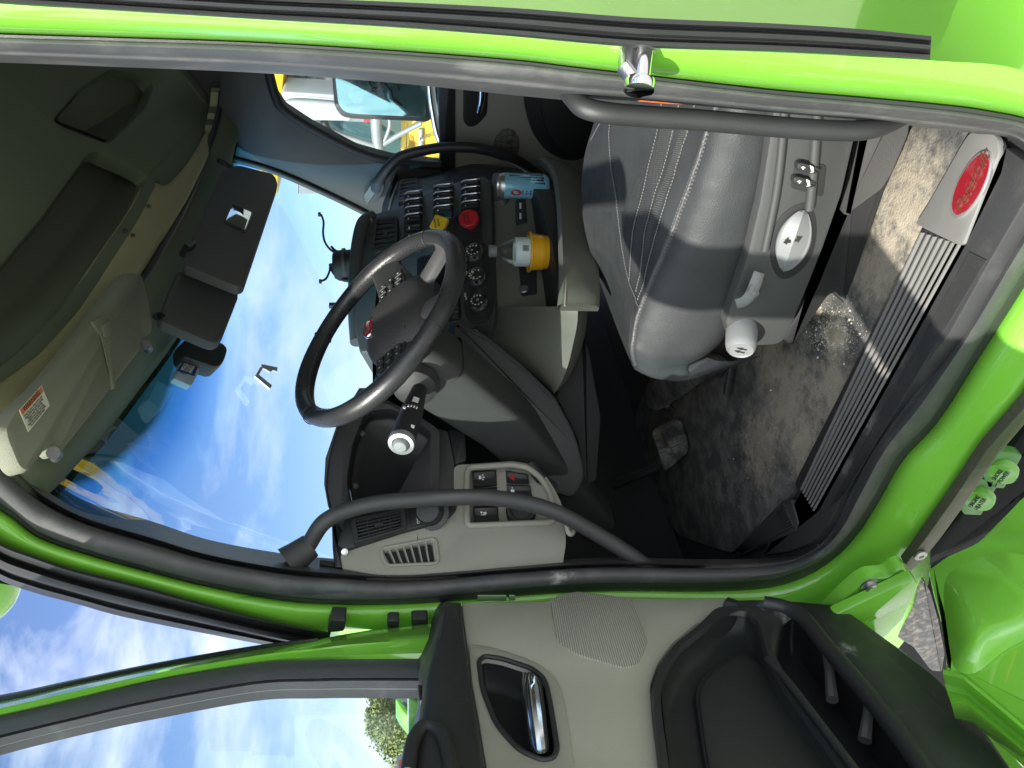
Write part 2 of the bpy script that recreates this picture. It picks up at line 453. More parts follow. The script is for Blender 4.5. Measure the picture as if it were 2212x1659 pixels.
# trim: rounded rubber moulding
def band(f):
    return [lambda i, f=f: None]
def row(a, b, t, yfun, lo=0, hi=None):
    hi = NS if hi is None else hi
    T = t if callable(t) else (lambda i: t)
    return [AY(yfun(i))((a[i]*(1-T(i))+b[i]*T(i)).x, (a[i]*(1-T(i))+b[i]*T(i)).y) for i in range(lo, hi)]
def grv(i): return 1 if i/7 > 26 else 0
def tin(i):
    s = i/7
    return -.25 if s < 8 or s > 29 else -.06
prof = [(tin, lambda i: 1.06 if (i/7 < 8 or i/7 > 29) else 1.0), (0.0, lambda i: .985-.03*isill(i)), (.10, lambda i: .945-.025*isill(i)), (.17, lambda i: .928-.03*isill(i)), (.24, lambda i: .928-.035*isill(i)+.022*grv(i)), (.30, lambda i: .926-.04*isill(i)+.026*grv(i)), (.36, lambda i: .905-.03*isill(i)), (.5, lambda i: .893-.03*isill(i)), (.72, lambda i: .884-.018*isill(i)), (.9, lambda i: .886-.004*isill(i)), (1.0, lambda i: .896), (1.0, lambda i: .93)]
for c_, r_ in (((1205,1246),.09),((1240,1230),.05),((1570,1216),.05),((1720,1205),.05)): stain(SEAL, AY(.89)(*c_), r_, (.42,.42,.40), 90, .7, (.7,1,1.6), .75)
trim = loft('door_opening_trim', [row(IN_, OUT_, t, f) for t, f in prof], SEAL, TR, ang=70)
# thin black lip between trim and paint
loft('trim_lip', [row(OUT_, GO_, t, f) for t, f in [(-.05, lambda i: .889), (.06, lambda i: .889), (.10, lambda i: .899)]], BLK, trim, ang=70)
# green painted door frame: recess rising to the outer skin, sill rolls outward and down
def yg(t):
    def f(i):
        s = isill(i); a = afr(i)
        base = .905 - .055*math.sin(t*math.pi/2)
        sill = .90 - .075*t
        fr = .90 - .035*math.sin(t*math.pi/2)
        return base*(1-s)*(1-a) + sill*s + fr*a
    return f
gp = [(0.0, .0), (.06, .0), (.14, .22), (.26, .42), (.40, .58), (.55, .72), (.70, .84), (.85, .94), (.96, 1.0), (1.0, 1.0)]
rows = [row(OUT_, GO_, t, yg(q)) for t, q in gp]
def bpil(i): return 1 - min(1, max(0, (i/7-11)/3))
FE = [g.lerp(f, 1-.93*isill(i)) for i, (g, f) in enumerate(zip(GO_, FAR_))]
rows += [row(GO_, FE, t, lambda i, t=t: yg(1.0)(i) + .55*t*bpil(i) + .14*t*isill(i) + .05*afr(i)*t) for t in (.06, .25, .5, .75, 1.0)]
frame = loft('door_frame', rows, GREEN, TR, ang=60)
# bodywork of the cab side behind the door, outside the frame
# weatherstrips: ribbed black rubber outside the paint
def strip(name, pin, pout, ylev, n=8):
    a = catmull(pin, n); b = catmull(pout, n)
    pr = [(0, 0), (.0, -.012), (.08, -.018), (.22, -.016), (.30, -.006), (.36, -.006), (.46, -.024), (.62, -.026), (.70, -.010), (.76, -.010), (.84, -.018), (1.0, -.014), (1.0, .004)]
    rows = []
    for t, dy in pr:
        rows.append([AY(ylev+dy)((p*(1-t)+q*t).x, (p*(1-t)+q*t).y) for p, q in zip(a, b)])
    return loft(name, rows, BLK, TR, ang=40)
strip('weatherstrip', [(-420,-30),(-200,-12),(0,6),(280,24),(553,41),(850,58),(1106,78),(1383,102),(1659,111),(1850,120),(2009,130)],
      [(-420,-105),(-200,-70),(0,-45),(280,-25),(553,-8),(850,4),(1106,17),(1383,38),(1659,50),(1850,62),(2012,78)], .846)
strip('weatherstrip', [(-160,1040),(-60,1128),(0,1172),(60,1196),(160,1230),(290,1262),(420,1298),(590,1342),(715,1366)],
      [(-170,1140),(-70,1205),(0,1253),(80,1282),(160,1303),(260,1331),(420,1364),(570,1393),(700,1420)], .860)
# clips and bump stops between pillar and door
bm = bmesh.new()
for (x0, y0, x1, y1) in ((712,1340,748,1364),):
    bslab(bm, [AY(.835)(*p) for p in fillet([(x0+4,y0),(x1,y0+2),(x1-4,y1),(x0-6,y1+4)], 5)], .03, .003)
fin(bm, 'strip_clip', BLK, TR)
for (x0, y0, x1, y1) in ((836,1342,862,1358),(888,1338,924,1352)):
    slab('bump_stop', fillet([(x0,y0+4),(x0+6,y0),(x1,y0),(x1,y1),(x0,y1)], 4), AY(.84), .02, BLK, TR, bev=.003)
# latch striker on the rear pillar: base plate, U loop
sb = AY(.862)(1378, 112)
stk = slab('latch_striker', fillet([(1340,106),(1418,110),(1416,119),(1338,116)], 4), AY(.845), .012, STEEL, TR, bev=.002)
d1 = V((-.055, -.012, .0)); 
def sp_(x, y, Y): return AY(Y)(x, y)
bm = bmesh.new()
A0, A1 = sp_(1388, 112, .842), sp_(1381, 184, .815)
B0, B1 = sp_(1352, 114, .846), sp_(1350, 150, .828)
btube(bm, [A0, A1], .0115, 16); blathe(bm, A1, (A0-A1), [(.0115, -.007), (.0165, -.006), (.0175, 0), (.0165, .005), (.0115, .006)], 20)
fin(bm, 'pin', CHROME, stk)
bm = bmesh.new()
btube(bm, [B0, B1, (B1*.45+A1*.55), A1], [.013, .013, .011, .009], 10, flat=.6)
fin(bm, 'loop', STEEL, stk)
# rocker: dark strip under the green sill, screw, bracket
DKS = mat('undersill_metal', (.09, .095, .06), .4, .3, bump=.2, bscale=300, dust=((.4, .42, .3), .25, 40, (1, 1, 1)))
su = slab('sill_strip', [(2480,520),(2214,880),(2131,974),(2058,1082),(2008,1152),(1956,1221),(1966,1234),(1984,1222),(2030,1166),(2078,1100),(2154,987),(2240,886),(2510,560)], AY(.800), .02, DKS, TR, bev=.002)
bm = bmesh.new(); c = AY(.798)(1987, 1198); blathe(bm, c, (0,-1,0), [(.012,0),(.012,.004),(.009,.006),(.005,.006),(.004,.002)], 18); fin(bm, 'screw', STEEL, su)
for (x0, x1, y0, y1) in ((1032,1094,1287,1298),(1100,1113,1287,1297)): slab('rating_label', rect(x0, y0, x1, y1), AY(.872), .002, mat('label_grey_green', (.22,.36,.17), .5, var=.2, vscale=60), TR, bev=.0005)
# hinge-side bracket on the frame foot
br = slab('hinge_bracket', fillet([(1780,1340),(1820,1298),(1856,1266),(1880,1252),(1921,1249),(1936,1234),(1954,1228),(1978,1250),(1972,1290),(1952,1338),(1890,1400),(1800,1400)], 9), AY(.765), .03, GREEN, TR, bev=.004)
bm = bmesh.new(); c = AY(.762)(1880, 1263); blathe(bm, c, (0,-1,0), [(.019,0),(.019,.004),(.013,.005),(.013,.011),(.010,.013),(.003,.010)], 22); fin(bm, 'bolt', STEEL, br)
slab('flange', fillet([(1800,1332),(1974,1250),(1984,1264),(1970,1298),(1840,1368)], 5), AY(.735), .02, GREEN, br, bev=.004)
# ---------------------------------------------------------------- front pillars, windscreen, header
wt = [(-120,1240,.88),(20,1135,.92),(107,1066,.97),(167,1003,1.12),(233,930,1.30),(300,843,1.52),(393,712,1.80),(430,600,2.05),(470,470,2.40),(500,345,2.72),(520,270,2.86)]
wb = [(748,1275,.86),(752,1250,.93),(760,1225,1.02),(772,1120,1.15),(775,1000,1.30),(790,830,1.52),(805,700,1.85),(815,600,2.10),(830,520,2.45),(826,462,2.72),(830,430,2.84)]
Xt = [-1.06,-1.10,-1.14,-1.19,-1.24,-1.28,-1.31,-1.33,-1.33,-1.28,-1.24]
GTOP = []; GBOT = []
for i, (x, y, Y) in enumerate(wt): GTOP.append(AY(Y)(x, y))
for i, (x, y, Y) in enumerate(wb): GBOT.append(AY(Y)(x, y))
# lower edge sits in front of the dash: push it forward along the glass rake
GB2 = []
for k, p in enumerate(GBOT):
    t = GTOP[k]; w = math.sin(math.pi*k/10)
    q = V((min(p.x, t.x-.23) - .32*w, p.y, p.z-.10*w))
    GB2.append(p if k == 0 else (p.lerp(q, .5) if k == 1 else q))
gt = catmull(GTOP, 5); gb = catmull(GB2, 5)
grow = [[a*(1-t)+b*t + V((-.05, 0, .02))*math.sin(math.pi*t) for a, b in zip(gt, gb)] for t in [k/10 for k in range(11)]]
WGL = glass('windscreen_glass', (.72, .84, .90), .14, band=(2.41, 2.555, [(.40, (.50, .74, .90)), (.74, (.15, .42, .70)), (.90, (.10, .34, .52))]), dirt=.04)
ws = loft('windscreen', grow, WGL, TR, ang=80)
# header trim above the glass (between glass and headliner seam) and headliner, one surface each
L2 = [(-160,1130,.90),(-60,1010,.92),(8,930,.97),(60,893,1.08),(150,800,1.25),(230,700,1.45),(310,593,1.70),(337,550,1.80),(393,450,2.10),(433,360,2.45),(468,250,2.76),(475,190,2.90)]
gtx = [GTOP[0], GTOP[1]] + [GTOP[1]*.5+GTOP[2]*.5] + GTOP[2:11]
def L2p(p): return AZ(2.58)(p[0], p[1])
def zc(x, y, Y): return AY(Y)(x, y)
r0 = catmull(gtx, 4)
L2P = []
for k, p in enumerate(L2):
    g = gtx[min(k, len(gtx)-1)]
    q = zc(*p)
    L2P.append(q)
r2 = catmull(L2P, 4)
hrows = [[p+V((-.02, 0, -.0)) for p in r0]]
for t in (.0, .12, .3, .5, .7, .88, 1.0):
    hrows.append([a*(1-t)+b*t + V((.0, 0, -.035))*math.sin(math.pi*t) for a, b in zip(r0, r2)])
hrows.append([p+V((.0, 0, .03)) for p in r2])
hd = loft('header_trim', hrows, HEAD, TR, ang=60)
# ================================================================= overhead console, visors
L1 = [(-260,1000),(-100,905),(-40,860),(33,806),(100,746),(167,666),(240,553),(300,462),(334,396),(345,399),(356,402),(376,394),(420,340),(450,285),(467,240),(474,190),(478,150)]
CP = plane3(AZ(2.605)(100,746), AZ(2.615)(440,300), AZ(2.76)(60,330))
gl2 = catmull(L1, 3)
seam = [CP(p.x, p.y) for p in gl2]
# strip between the gasket and the console seam
def resamp(P, n):
    L = [0]
    for a, b in zip(P, P[1:]): L.append(L[-1]+(b-a).length)
    out = []
    for k in range(n):
        t = L[-1]*k/(n-1); i = 0
        while i < len(L)-2 and L[i+1] < t: i += 1
        u = (t-L[i])/max(L[i+1]-L[i], 1e-9); out.append(P[i].lerp(P[i+1], u))
    return out
a = resamp(seam, 60); b = resamp(r2[:-1], 60)
rows = [[p + V((.0, 0, .03)) for p in b]]
for t in (0, .15, .4, .7, .93, 1.0):
    rows.append([q.lerp(p, t) + V((0, 0, -.018*math.sin(math.pi*t))) + V((0, 0, .004 if t in (0, 1.0) else 0)) for p, q in zip(a, b)])
rows.append([p + V((.0, 0, .03)) for p in a])
SEAMT = mat('header_cloth', (.36, .345, .19), .8, bump=.3, bscale=700, var=.08, vscale=5)  # yellowish reflected sunlight on the strip is put into the colour
st = loft('header_strip', rows, SEAMT, TR, ang=60)
for q in ((321,445),(271,498),(287,508)):
    n = (CAM-CP(*q)).normalized()
    lathe('trim_clip', CP(*q)+n*.012, n, [(.005,0),(.005,.004),(.003,.006)], BLK2, st, seg=10)
tube('gasket', [p + V((0, 0, -.004)) for p in b], .009, BLK2, TR, seg=8)
trough = fillet([(196,334),(216,328),(292,362),(326,382),(298,440),(232,540),(150,655),(60,748),(-60,828),(-220,700),(0,588),(100,470)], 16)
upcub = fillet([(246,150),(312,163),(334,180),(312,232),(236,305),(120,260),(180,190)], 14)
out = [(p.x, p.y) for p in gl2] + [(478,60),(300,-200),(-420,-200),(-420,1000)]
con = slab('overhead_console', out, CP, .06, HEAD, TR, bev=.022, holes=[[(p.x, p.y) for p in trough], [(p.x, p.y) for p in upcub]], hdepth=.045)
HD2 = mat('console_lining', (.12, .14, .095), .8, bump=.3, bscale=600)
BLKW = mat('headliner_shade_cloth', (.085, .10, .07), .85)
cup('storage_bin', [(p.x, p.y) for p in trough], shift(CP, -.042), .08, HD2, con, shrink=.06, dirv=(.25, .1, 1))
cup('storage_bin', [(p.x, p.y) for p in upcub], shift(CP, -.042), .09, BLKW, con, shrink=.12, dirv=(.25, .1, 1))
# ---- roof above, out of the picture but closing the cab
RF = [[V((-1.02, .93, 2.62)), V((-1.24, 1.85, 2.66)), V((-1.10, 2.86, 2.64))], [V((-.9, .93, 2.78)), V((-1.05, 1.85, 2.80)), V((-.9, 2.88, 2.78))], [V((.2, .90, 2.98)), V((.2, 1.85, 3.05)), V((.2, 2.9, 2.98))], [V((1.6, .90, 3.05)), V((1.6, 1.85, 3.12)), V((1.6, 2.9, 3.05))], [V((1.62, .90, 1.0)), V((1.62, 1.85, 1.0)), V((1.62, 2.9, 1.0))]]
loft('roof', [[p+V((0,0,.06)) for p in r] for r in RF], GREEN, TR)
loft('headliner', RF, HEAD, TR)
bm = bmesh.new()
bloft(bm, [[V((x, y, z)) for x, y in ((-.12, 1.46), (.15, 1.40), (.5, .95), (1.62, .93))] for z in (.95, 2.0, 3.05)])
fin(bm, 'sleeper_wall', TAUPE_D, TR)
# ---- driver's sun visor
VP = plane3(AZ(2.505)(277,590), AZ(2.505)(40,886), AZ(2.475)(133,983))
vo = fillet([(279,588),(309,588),(322,634),(334,704),(331,722),(318,728),(309,738),(308,756),(246,838),(190,912),(134,984),(124,978),(116,966),(100,976),(88,994),(64,1022),(44,1008),(20,950),(14,922),(38,884),(92,832),(142,772),(200,694)], [8,14,20,8,7,6,6,10,8,8,7,5,5,5,8,16,14,12,12,16,10,10,6])
vis = slab('sun_visor', vo, VP, .028, VISOR, TR, bev=.011)
bm = bmesh.new()
sb_ = [(200,694),(214,684),(230,680),(238,720),(248,780),(250,836),(245,842),(238,790),(226,735)]
bslab(bm, [shift(VP, .004)(*p) for p in fillet(sb_, 4)], .005, .0015)
fin(bm, 'strap', VISOR, vis)
tube('seam', [shift(VP, .004)(*p) for p in catmull([(199,694),(218,725),(233,785),(246,840)], 5)], .0018, HD2, vis, seg=6)
bm = bmesh.new(); bslab(bm, [shift(VP,.0065)(*p) for p in fillet([(222,702),(240,690),(243,722),(227,729)], 4)], .003, .001); fin(bm, 'strap_label', VISOR, vis)
for (x, y, Y) in ((312, 745, .0), (112, 978, .0)):
    p = VP(x, y); q = shift(VP, -.05)(x+8, y+10)
    tube('pivot', [p + V((0,0,-.002)), p.lerp(q, .5) + V((0,0,-.006)), q], [.010, .008, .009], DARK, vis, seg=10)
# warning label with lettering
lc = [(90,833),(108,876),(62,933),(42,886)]
WP = shift(VP, .0012)
PAPER = mat('cream_label', (.62, .62, .50), .6); ORAN = mat('orange_print', (.55, .18, .05), .6)
bm = bmesh.new()
bslab(bm, [WP(*p) for p in lc], .001, 0, mi=0)
def lp(u, v): # u along 42,886 -> 90,833 ; v from the orange header down
    a = V(lc[3]).lerp(V(lc[0]), u); b = V(lc[2]).lerp(V(lc[1]), u); return a.lerp(b, v)
W2 = shift(VP, .0016); W3 = shift(VP, .002)
bslab(bm, [W2(*lp(*q)) for q in ((.02,.02),(.98,.02),(.98,.26),(.02,.26))], .0004, 0, mi=1)
xd = W3(*lp(1,.5))-W3(*lp(0,.5)); yd = W3(*lp(.5,0))-W3(*lp(.5,1))
btext(bm, 'WARNING', W3(*lp(.5,.14)), xd, yd, xd.length*.15, 2, ext=.0001)
for k, s in enumerate(['Keep the visor clear of the view', 'ahead while the truck is moving.', 'Always wear the seat belt.', 'Children sit in the rear seat.', 'Read the manual before driving.', 'Do not remove this label.']):
    btext(bm, s, W3(*lp(.48,.36+.108*k)), xd, yd, xd.length*.062, 2, ext=.0001)
fin(bm, 'warning_label', [PAPER, ORAN, BLACKP], vis, recalc=False)
# ---- passenger visors: one with a vanity mirror, one plain
P2 = plane3(AX(-1.15)(590,375), AX(-1.11)(480,365), AX(-1.06)(400,570))
VD = mat('visor_dark_vinyl', (.075, .08, .075), .7, bump=.35, bscale=600, var=.06)
v2 = slab('sun_visor', fillet([(512,354),(592,374),(602,392),(527,614),(512,618),(398,572),(396,556),(478,366)], 14), P2, .026, VD, TR, bev=.009, label='dark sun visor on the far side with a small vanity mirror')
bm = bmesh.new()
mq = [(500,434),(549,457),(531,503),(483,478)]
bslab(bm, [shift(P2,.004)(*p) for p in fillet(mq, 6)], .006, .002, mi=0)
ctr = V((516,468))
bslab(bm, [shift(P2,.0055)(*(ctr+(V(p)-ctr)*.86)) for p in fillet(mq, 6)], .003, .001, mi=1)
MIRG = mat('vanity_glass', (.45, .5, .48), .06, 1.0)
fin(bm, 'vanity_mirror', [BLK, MIRG], v2)
tube('pivot', [shift(P2,-.01)(420,528), shift(P2,.012)(405,534), shift(P2,-.03)(396,548)], .011, BLK, v2, seg=10)
tube('pivot', [shift(P2,-.01)(500,362), shift(P2,.006)(482,352), shift(P2,-.03)(474,348)], .009, BLK, v2, seg=10)
P3_ = plane3(AX(-1.10)(385,585), AX(-1.10)(350,695), AX(-1.17)(490,660))
v3 = slab('sun_visor', fillet([(386,583),(402,586),(500,614),(519,634),(480,734),(466,741),(452,738),(352,695),(346,680)], 10), P3_, .026, VD, TR, bev=.009, label='plain dark sun visor in the middle of the header')
tube('pivot', [shift(P3_,-.01)(356,683), shift(P3_,.004)(346,682), shift(P3_,-.03)(338,684)], .009, BLK, v3, seg=10)
# ---- camera and toll tag on the windscreen: things of their own
GLP = plane3(gt[27], gt[33], gb[30])
dcp = shift(GLP, .075)
dc = slab('dash_camera', fillet([(408,724),(482,738),(495,752),(488,776),(478,790),(466,792),(398,770),(395,742)], 9), dcp, .05, BLK, None, bev=.010)
tag(dc, 'black dash camera stuck under the top of the windscreen beside the dark visor', 'dash camera')
slab('lens_plate', fillet([(400,768),(468,788),(476,789),(468,795),(402,776)], 3), shift(dcp, -.01), .04, DARK, dc, bev=.004)
TAGB = mat('tag_shell', (.40, .50, .58), .4); TAGN = mat('navy_print', (.02, .06, .18), .5)
tgp = shift(GLP, .05)
bm = bmesh.new()
bslab(bm, [tgp(*p) for p in fillet([(396,774),(434,782),(431,803),(414,834),(375,817)], 5)], .02, .004, mi=0)
bslab(bm, [shift(tgp,.0014)(*p) for p in [(398,777),(430,785),(420,812),(383,800)]], .002, 0, mi=1)
bslab(bm, [shift(tgp,.0022)(*p) for p in [(400,781),(423,787),(413,806),(390,798)]], .002, 0, mi=2)
T3 = shift(tgp,.0032); u_ = T3(404,783)-T3(391,799); v_ = T3(396,788)-T3(414,797)
btext(bm, 'E-ZPass', T3(401,790), u_, v_, .021, 1, ext=.0001)
for k, s in enumerate(('PLACE AS SHOWN', 'BEHIND MIRROR')): btext(bm, s, T3(407+k*4.5,793.5+k*2.2), u_, v_, .008, 1, ext=.0001)
blathe(bm, T3(423,779), (CAM-T3(423,779)), [(.010, 0), (.010, .001)], 16, mi=2)
tg = fin(bm, 'toll_tag', [TAGB, TAGN, PAPER], None)
tag(tg, 'blue and white toll tag on the windscreen next to the dash camera', 'toll tag')
# ================================================================= dashboard
COLD = mat('knee_panel_plastic', (.038, .039, .040), .5, bump=.35, bscale=900, rvar=.06)
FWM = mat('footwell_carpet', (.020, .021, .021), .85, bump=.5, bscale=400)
SP = plane3(AY(1.60)(1060,720), AY(2.15)(1060,400), AX(-1.14)(806,470))
DB = slab('dashboard', fillet([(800,462),(870,440),(950,400),(1048,376),(1062,392),(1066,560),(1072,690),(1052,738),(1020,752),(985,748),(880,752),(775,760),(762,700),(768,560),(778,490)], [14,10,10,14,6,6,24,24,10,8,8,8,8,10,8]), SP, .16, DARK, TR, bev=.012)
# upper hood edge of the centre stack, left end rolls over
tube('hood_edge', [SP(808,462,.0), SP(786,480,.004), SP(776,520,.0), SP(770,580,-.01), SP(768,660,-.02), SP(772,740,-.03)], [.012,.02,.022,.022,.022,.02], DARK, DB, n=6)
# far side of the dash (passenger)
FP = plane3(AX(-1.27)(860,410), AX(-1.20)(1040,370), AX(-1.13)(900,455))
fd = slab('passenger_dash', fillet([(836,405),(848,382),(880,362),(950,352),(1050,352),(1130,362),(1150,400),(1090,430),(1000,440),(900,470),(820,475),(822,440)], 12), FP, .3, DARK, DB, bev=.015)
slab('glove_box', fillet([(905,388),(972,374),(978,418),(912,436)], 6), shift(FP,.004), .02, DARK, DB, bev=.005)
tube('trim_line', [FP(836,470,.004), FP(846,430,.004), FP(860,392,.004)], .004, SILV, DB, seg=8)
def vent(name, quad, plane, parent, nl, nv, d=.035, lbl=None, off=.0):
    """louvred outlet: bezel with a dark throat, slats inside, tab"""
    q = [V(p) for p in quad]; c = sum(q, V((0,0)))/4
    o = slab(name, fillet([c+(p-c)*1.20 for p in q], 5), shift(plane, off+.015), .015, BLK, parent, bev=.0008, holes=[[c+(p-c)*.99 for p in q]], hdepth=.0145, label=lbl)
    bm = bmesh.new()
    bslab(bm, [shift(plane, off+.001)(*p) for p in q], .0005, 0, mi=1)
    def uv(u, v): return (q[0].lerp(q[1], u)).lerp(q[3].lerp(q[2], u), v)
    for k in range(nl):
        v = (k+.5)/nl
        pts = [uv(0, v-.11/nl*2), uv(1, v-.11/nl*2), uv(1, v+.11/nl*2), uv(0, v+.11/nl*2)]
        bslab(bm, [shift(plane, off+.0125)(*p) for p in pts], .010, .001, mi=0)
    for k in range(nv):
        u = (k+1)/(nv+1)
        pts = [uv(u-.012, 0), uv(u+.012, 0), uv(u+.012, 1), uv(u-.012, 1)]
        bslab(bm, [shift(plane, off+.009)(*p) for p in pts], .007, 0, mi=0)
    bslab(bm, [shift(plane, off+.016)(*uv(*p)) for p in ((.40,.44),(.60,.44),(.60,.56),(.40,.56))], .012, .002, mi=0)
    fin(bm, 'louvre', [BLK, BLK2, SILV], o)
    return o
vent('air_vent', [(815,474),(853,470),(854,530),(808,538)], SP, DB, 6, 2)
vent('air_vent', [(866,392),(898,387),(900,424),(862,432)], FP, DB, 5, 2)
tube('trim_line', [SP(803,478,.004), SP(800,470,.006)], .004, SILV, DB, seg=8)
# rocker rows with wire guards
def rocker(quad, plane, parent, h=.012, mark=None, lbl=None, name='rocker_switch'):
    q = [V(p) for p in quad]
    def uv(u, v): return (q[0].lerp(q[1], u)).lerp(q[3].lerp(q[2], u), v)
    bm = bmesh.new(); 
    prof = [(0,-.001),(.04,h*.8),(.10,h),(.48,h*.62),(.56,h*.62),(.92,h*.98),(.97,h*.8),(1,-.001)]
    rows = []
    for v, z in prof:
        rows.append([shift(plane, zz)(*uv(u, v)) for u, zz in ((0,-.004),(.02,z*.85),(.08,z),(.92,z),(.98,z*.85),(1,-.004))])
    bloft(bm, rows)
    if mark:
        for m in mark:
            if m[0] == 'bar':
                bslab(bm, [shift(plane, h+.0012)(*uv(*p)) for p in ((m[1],m[2]),(m[3],m[2]),(m[3],m[4]),(m[1],m[4]))], .0006, 0, mi=m[5] if len(m) > 5 else 1)
            elif m[0] == 'poly':
                bslab(bm, [shift(plane, h+.0012)(*uv(*p)) for p in m[1]], .0006, 0, mi=m[2])
    return fin(bm, name, [BLK, WHT, RED], parent, ang=45, label=lbl)
for (xa, xb, ys, tilt) in ((876,908,(424,440,456,472,492,510,528),.0), (939,975,(409,424,439,454),.0), (999,1033,(399,414,429,444),.0)):
    base = slab('switch_bank', fillet([(xa-4,ys[0]-8),(xb+4,ys[0]-12),(xb+4,ys[-1]+14),(xa-4,ys[-1]+18)], 5), shift(SP,.003), .012, BLK2, DB, bev=.002)
    for k, y in enumerate(ys):
        mk = [('bar', .2, .3, .28, .7)] if k > 3 else [('bar', .15, .42, .22, .58)]
        rocker([(xa,y-6),(xb,y-9),(xb,y+4),(xa,y+7)], shift(SP,.004), base, h=.012, mark=mk)
    bm = bmesh.new()
    for k, y in enumerate(ys[:4]):
        G = [shift(SP, z)(x, y-5+dy) for x, dy, z in ((xa-2,2,.004),(xa-2,0,.024),(xa+4,-4,.030),(xb-4,-7,.030),(xb+3,-8,.024),(xb+3,-7,.004))]
        btube(bm, G, .0022, 6)
    fin(bm, 'wire_guard', SILV, base)
# push-pull brake valves
def octo(n, r, rot=0): return [(r*math.cos(rot+2*math.pi*k/n), r*math.sin(rot+2*math.pi*k/n)) for k in range(n)]
def valve(c, n, r, rot, m, lines, shape=None):
    C = shift(SP, .055)(*c); nn = (CAM-C).normalized()
    pn = (SP(1060,400)-SP(1060,720)).cross(SP(806,470)-SP(1060,720)).normalized()
    if pn.dot(nn) < 0: pn = -pn
    pn = (pn*.75 + nn*.4).normalized()
    ux = V((0,1,0)); ux = (ux - pn*ux.dot(pn)).normalized(); uy = pn.cross(ux)
    if uy.z < 0: uy = -uy
    bm = bmesh.new()
    P = fillet([V(p) for p in octo(n, r, rot)], r*.18)
    bslab(bm, [C + ux*p.x + uy*p.y for p in P], .014, .004, n=pn, mi=0)
    # finger hollow
    blathe(bm, C - pn*.062, pn, [(.011,0),(.011,.02),(.015,.03),(.019,.05)], 16, mi=0, cap=False)
    for k, (s, sz) in enumerate(lines): btext(bm, s, C + pn*.0008 + uy*(.011-.010*k), ux, uy, sz, 1, ext=.0003)
    return fin(bm, 'brake_valve_knob', [m, BLACKP], DB, recalc=False, label='yellow diamond shaped parking brake knob' if n == 4 else 'red octagonal trailer air supply knob')
slab('valve_recess', fillet([(985,462),(1040,456),(1042,520),(990,535),(975,510)], 8), shift(SP,.002), .004, BLK2, DB, bev=.001)
valve((948,480), 4, .031, .18, YEL, [('PARKING', .0085), ('BRAKE', .0085)])
valve((1012,470), 8, .030, .39, RED, [('TRAILER', .0085), ('AIR SUPPLY', .0075)])
# three climate dials
PNP = None
CB = slab('climate_panel', fillet([(1003,532),(1052,520),(1062,560),(1066,660),(1056,694),(1020,700),(1004,680),(1000,600)], 14), shift(SP,.004), .012, BLK, DB, bev=.004)
pn = (SP(1060,400)-SP(1060,720)).cross(SP(806,470)-SP(1060,720)).normalized()
if pn.dot(CAM-SP(1000,600)) < 0: pn = -pn
for k, (x, y) in enumerate(((1026,552),(1031,605),(1035,660))):
    C = shift(SP,.004)(x, y); r = pxm(21, C)
    bm = bmesh.new()
    blathe(bm, C, pn, [(r*1.12,0),(r*1.12,.006),(r*1.05,.010),(r*.98,.010)], 36, mi=0, cap=False)
    blathe(bm, C, pn, [(r*1.0,.006),(r*1.0,.018),(r*.93,.024),(r*.82,.024),(r*.80,.022)], 36, mi=1, cap=False)
    blathe(bm, C, pn, [(r*.82,.021),(r*.5,.0225),(.001,.0225)], 36, mi=0, cap=False)
    ux = V((0,1,0)); ux = (ux-pn*ux.dot(pn)).normalized(); uy = pn.cross(ux)
    if uy.z < 0: uy = -uy
    for j in range(9):
        a = math.radians(220-j*32.5)
        p = C + pn*.0232 + (ux*math.cos(a)+uy*math.sin(a))*r*.62
        bbox(bm, p, (ux*.0012*(1.8 if j % 4 == 0 else 1), uy*.0022, pn*.0003), mi=2)
    if k == 1:
        for s, a in (('60',150),('72',90),('80',30)):
            btext(bm, s, C+pn*.0234+(ux*math.cos(math.radians(a))+uy*math.sin(math.radians(a)))*r*.45, ux, uy, .008, 2)
    else: btext(bm, '*' if k == 0 else 'o', C+pn*.0234, ux, uy, .014, 2)
    fin(bm, 'climate_dial', [BLK, CHROME, WHT], CB)
text('dial_lettering', 'AUTO', shift(SP,.009)(1006,640), ux, uy, .009, WHT, CB)
text('dial_lettering', 'MAX', shift(SP,.009)(1008,590), ux, uy, .007, WHT, CB)
rocker([(1020,706),(1052,702),(1058,724),(1022,730)], shift(SP,.004), DB, mark=[('bar',.1,.25,.2,.5),('bar',.25,.35,.32,.45)])
# radio / display edge glimpsed behind the wheel
slab('radio', fillet([(900,556),(990,540),(996,690),(900,700)], 8), shift(SP,.003), .012, SCREEN, DB, bev=.003)
bm = bmesh.new()
for k in range(5): bslab(bm, [shift(SP,.006)(*p) for p in rect(976,640+k*10,990,647+k*10)], .004, .001)
fin(bm, 'radio_button', DARK, DB)
# lower centre panel and the open tray that juts out
LPn = plane3(AY(1.58)(1068,735), AX(-1.03)(1262,668), AY(1.36)(1194,846))
lp_l = catmull([V(p) for p in ((1074,664),(1064,700),(1056,735),(1092,776),(1140,812),(1193,851))], 5)
lp_r = catmull([V(p) for p in ((1268,661),(1267,700),(1258,745),(1242,790),(1220,828),(1196,852))], 5)
rows = []
for i, (p, q) in enumerate(zip(lp_l, lp_r)):
    s_ = i/(len(lp_l)-1); rr_ = []
    for t_ in (0, .15, .3, .45, .6, .72, .82, .9, .96, 1.0):
        X_ = -1.165 + .165*math.sin(t_*1.45)*(1-.55*s_) - .10*s_ - (.05*((t_-.9)/.1)**2 if t_ > .9 else 0)
        rr_.append(AX(X_)(*p.lerp(q, t_)))
    rows.append(rr_)
loft('lower_panel', rows, TAUPE_C, DB, ang=70)
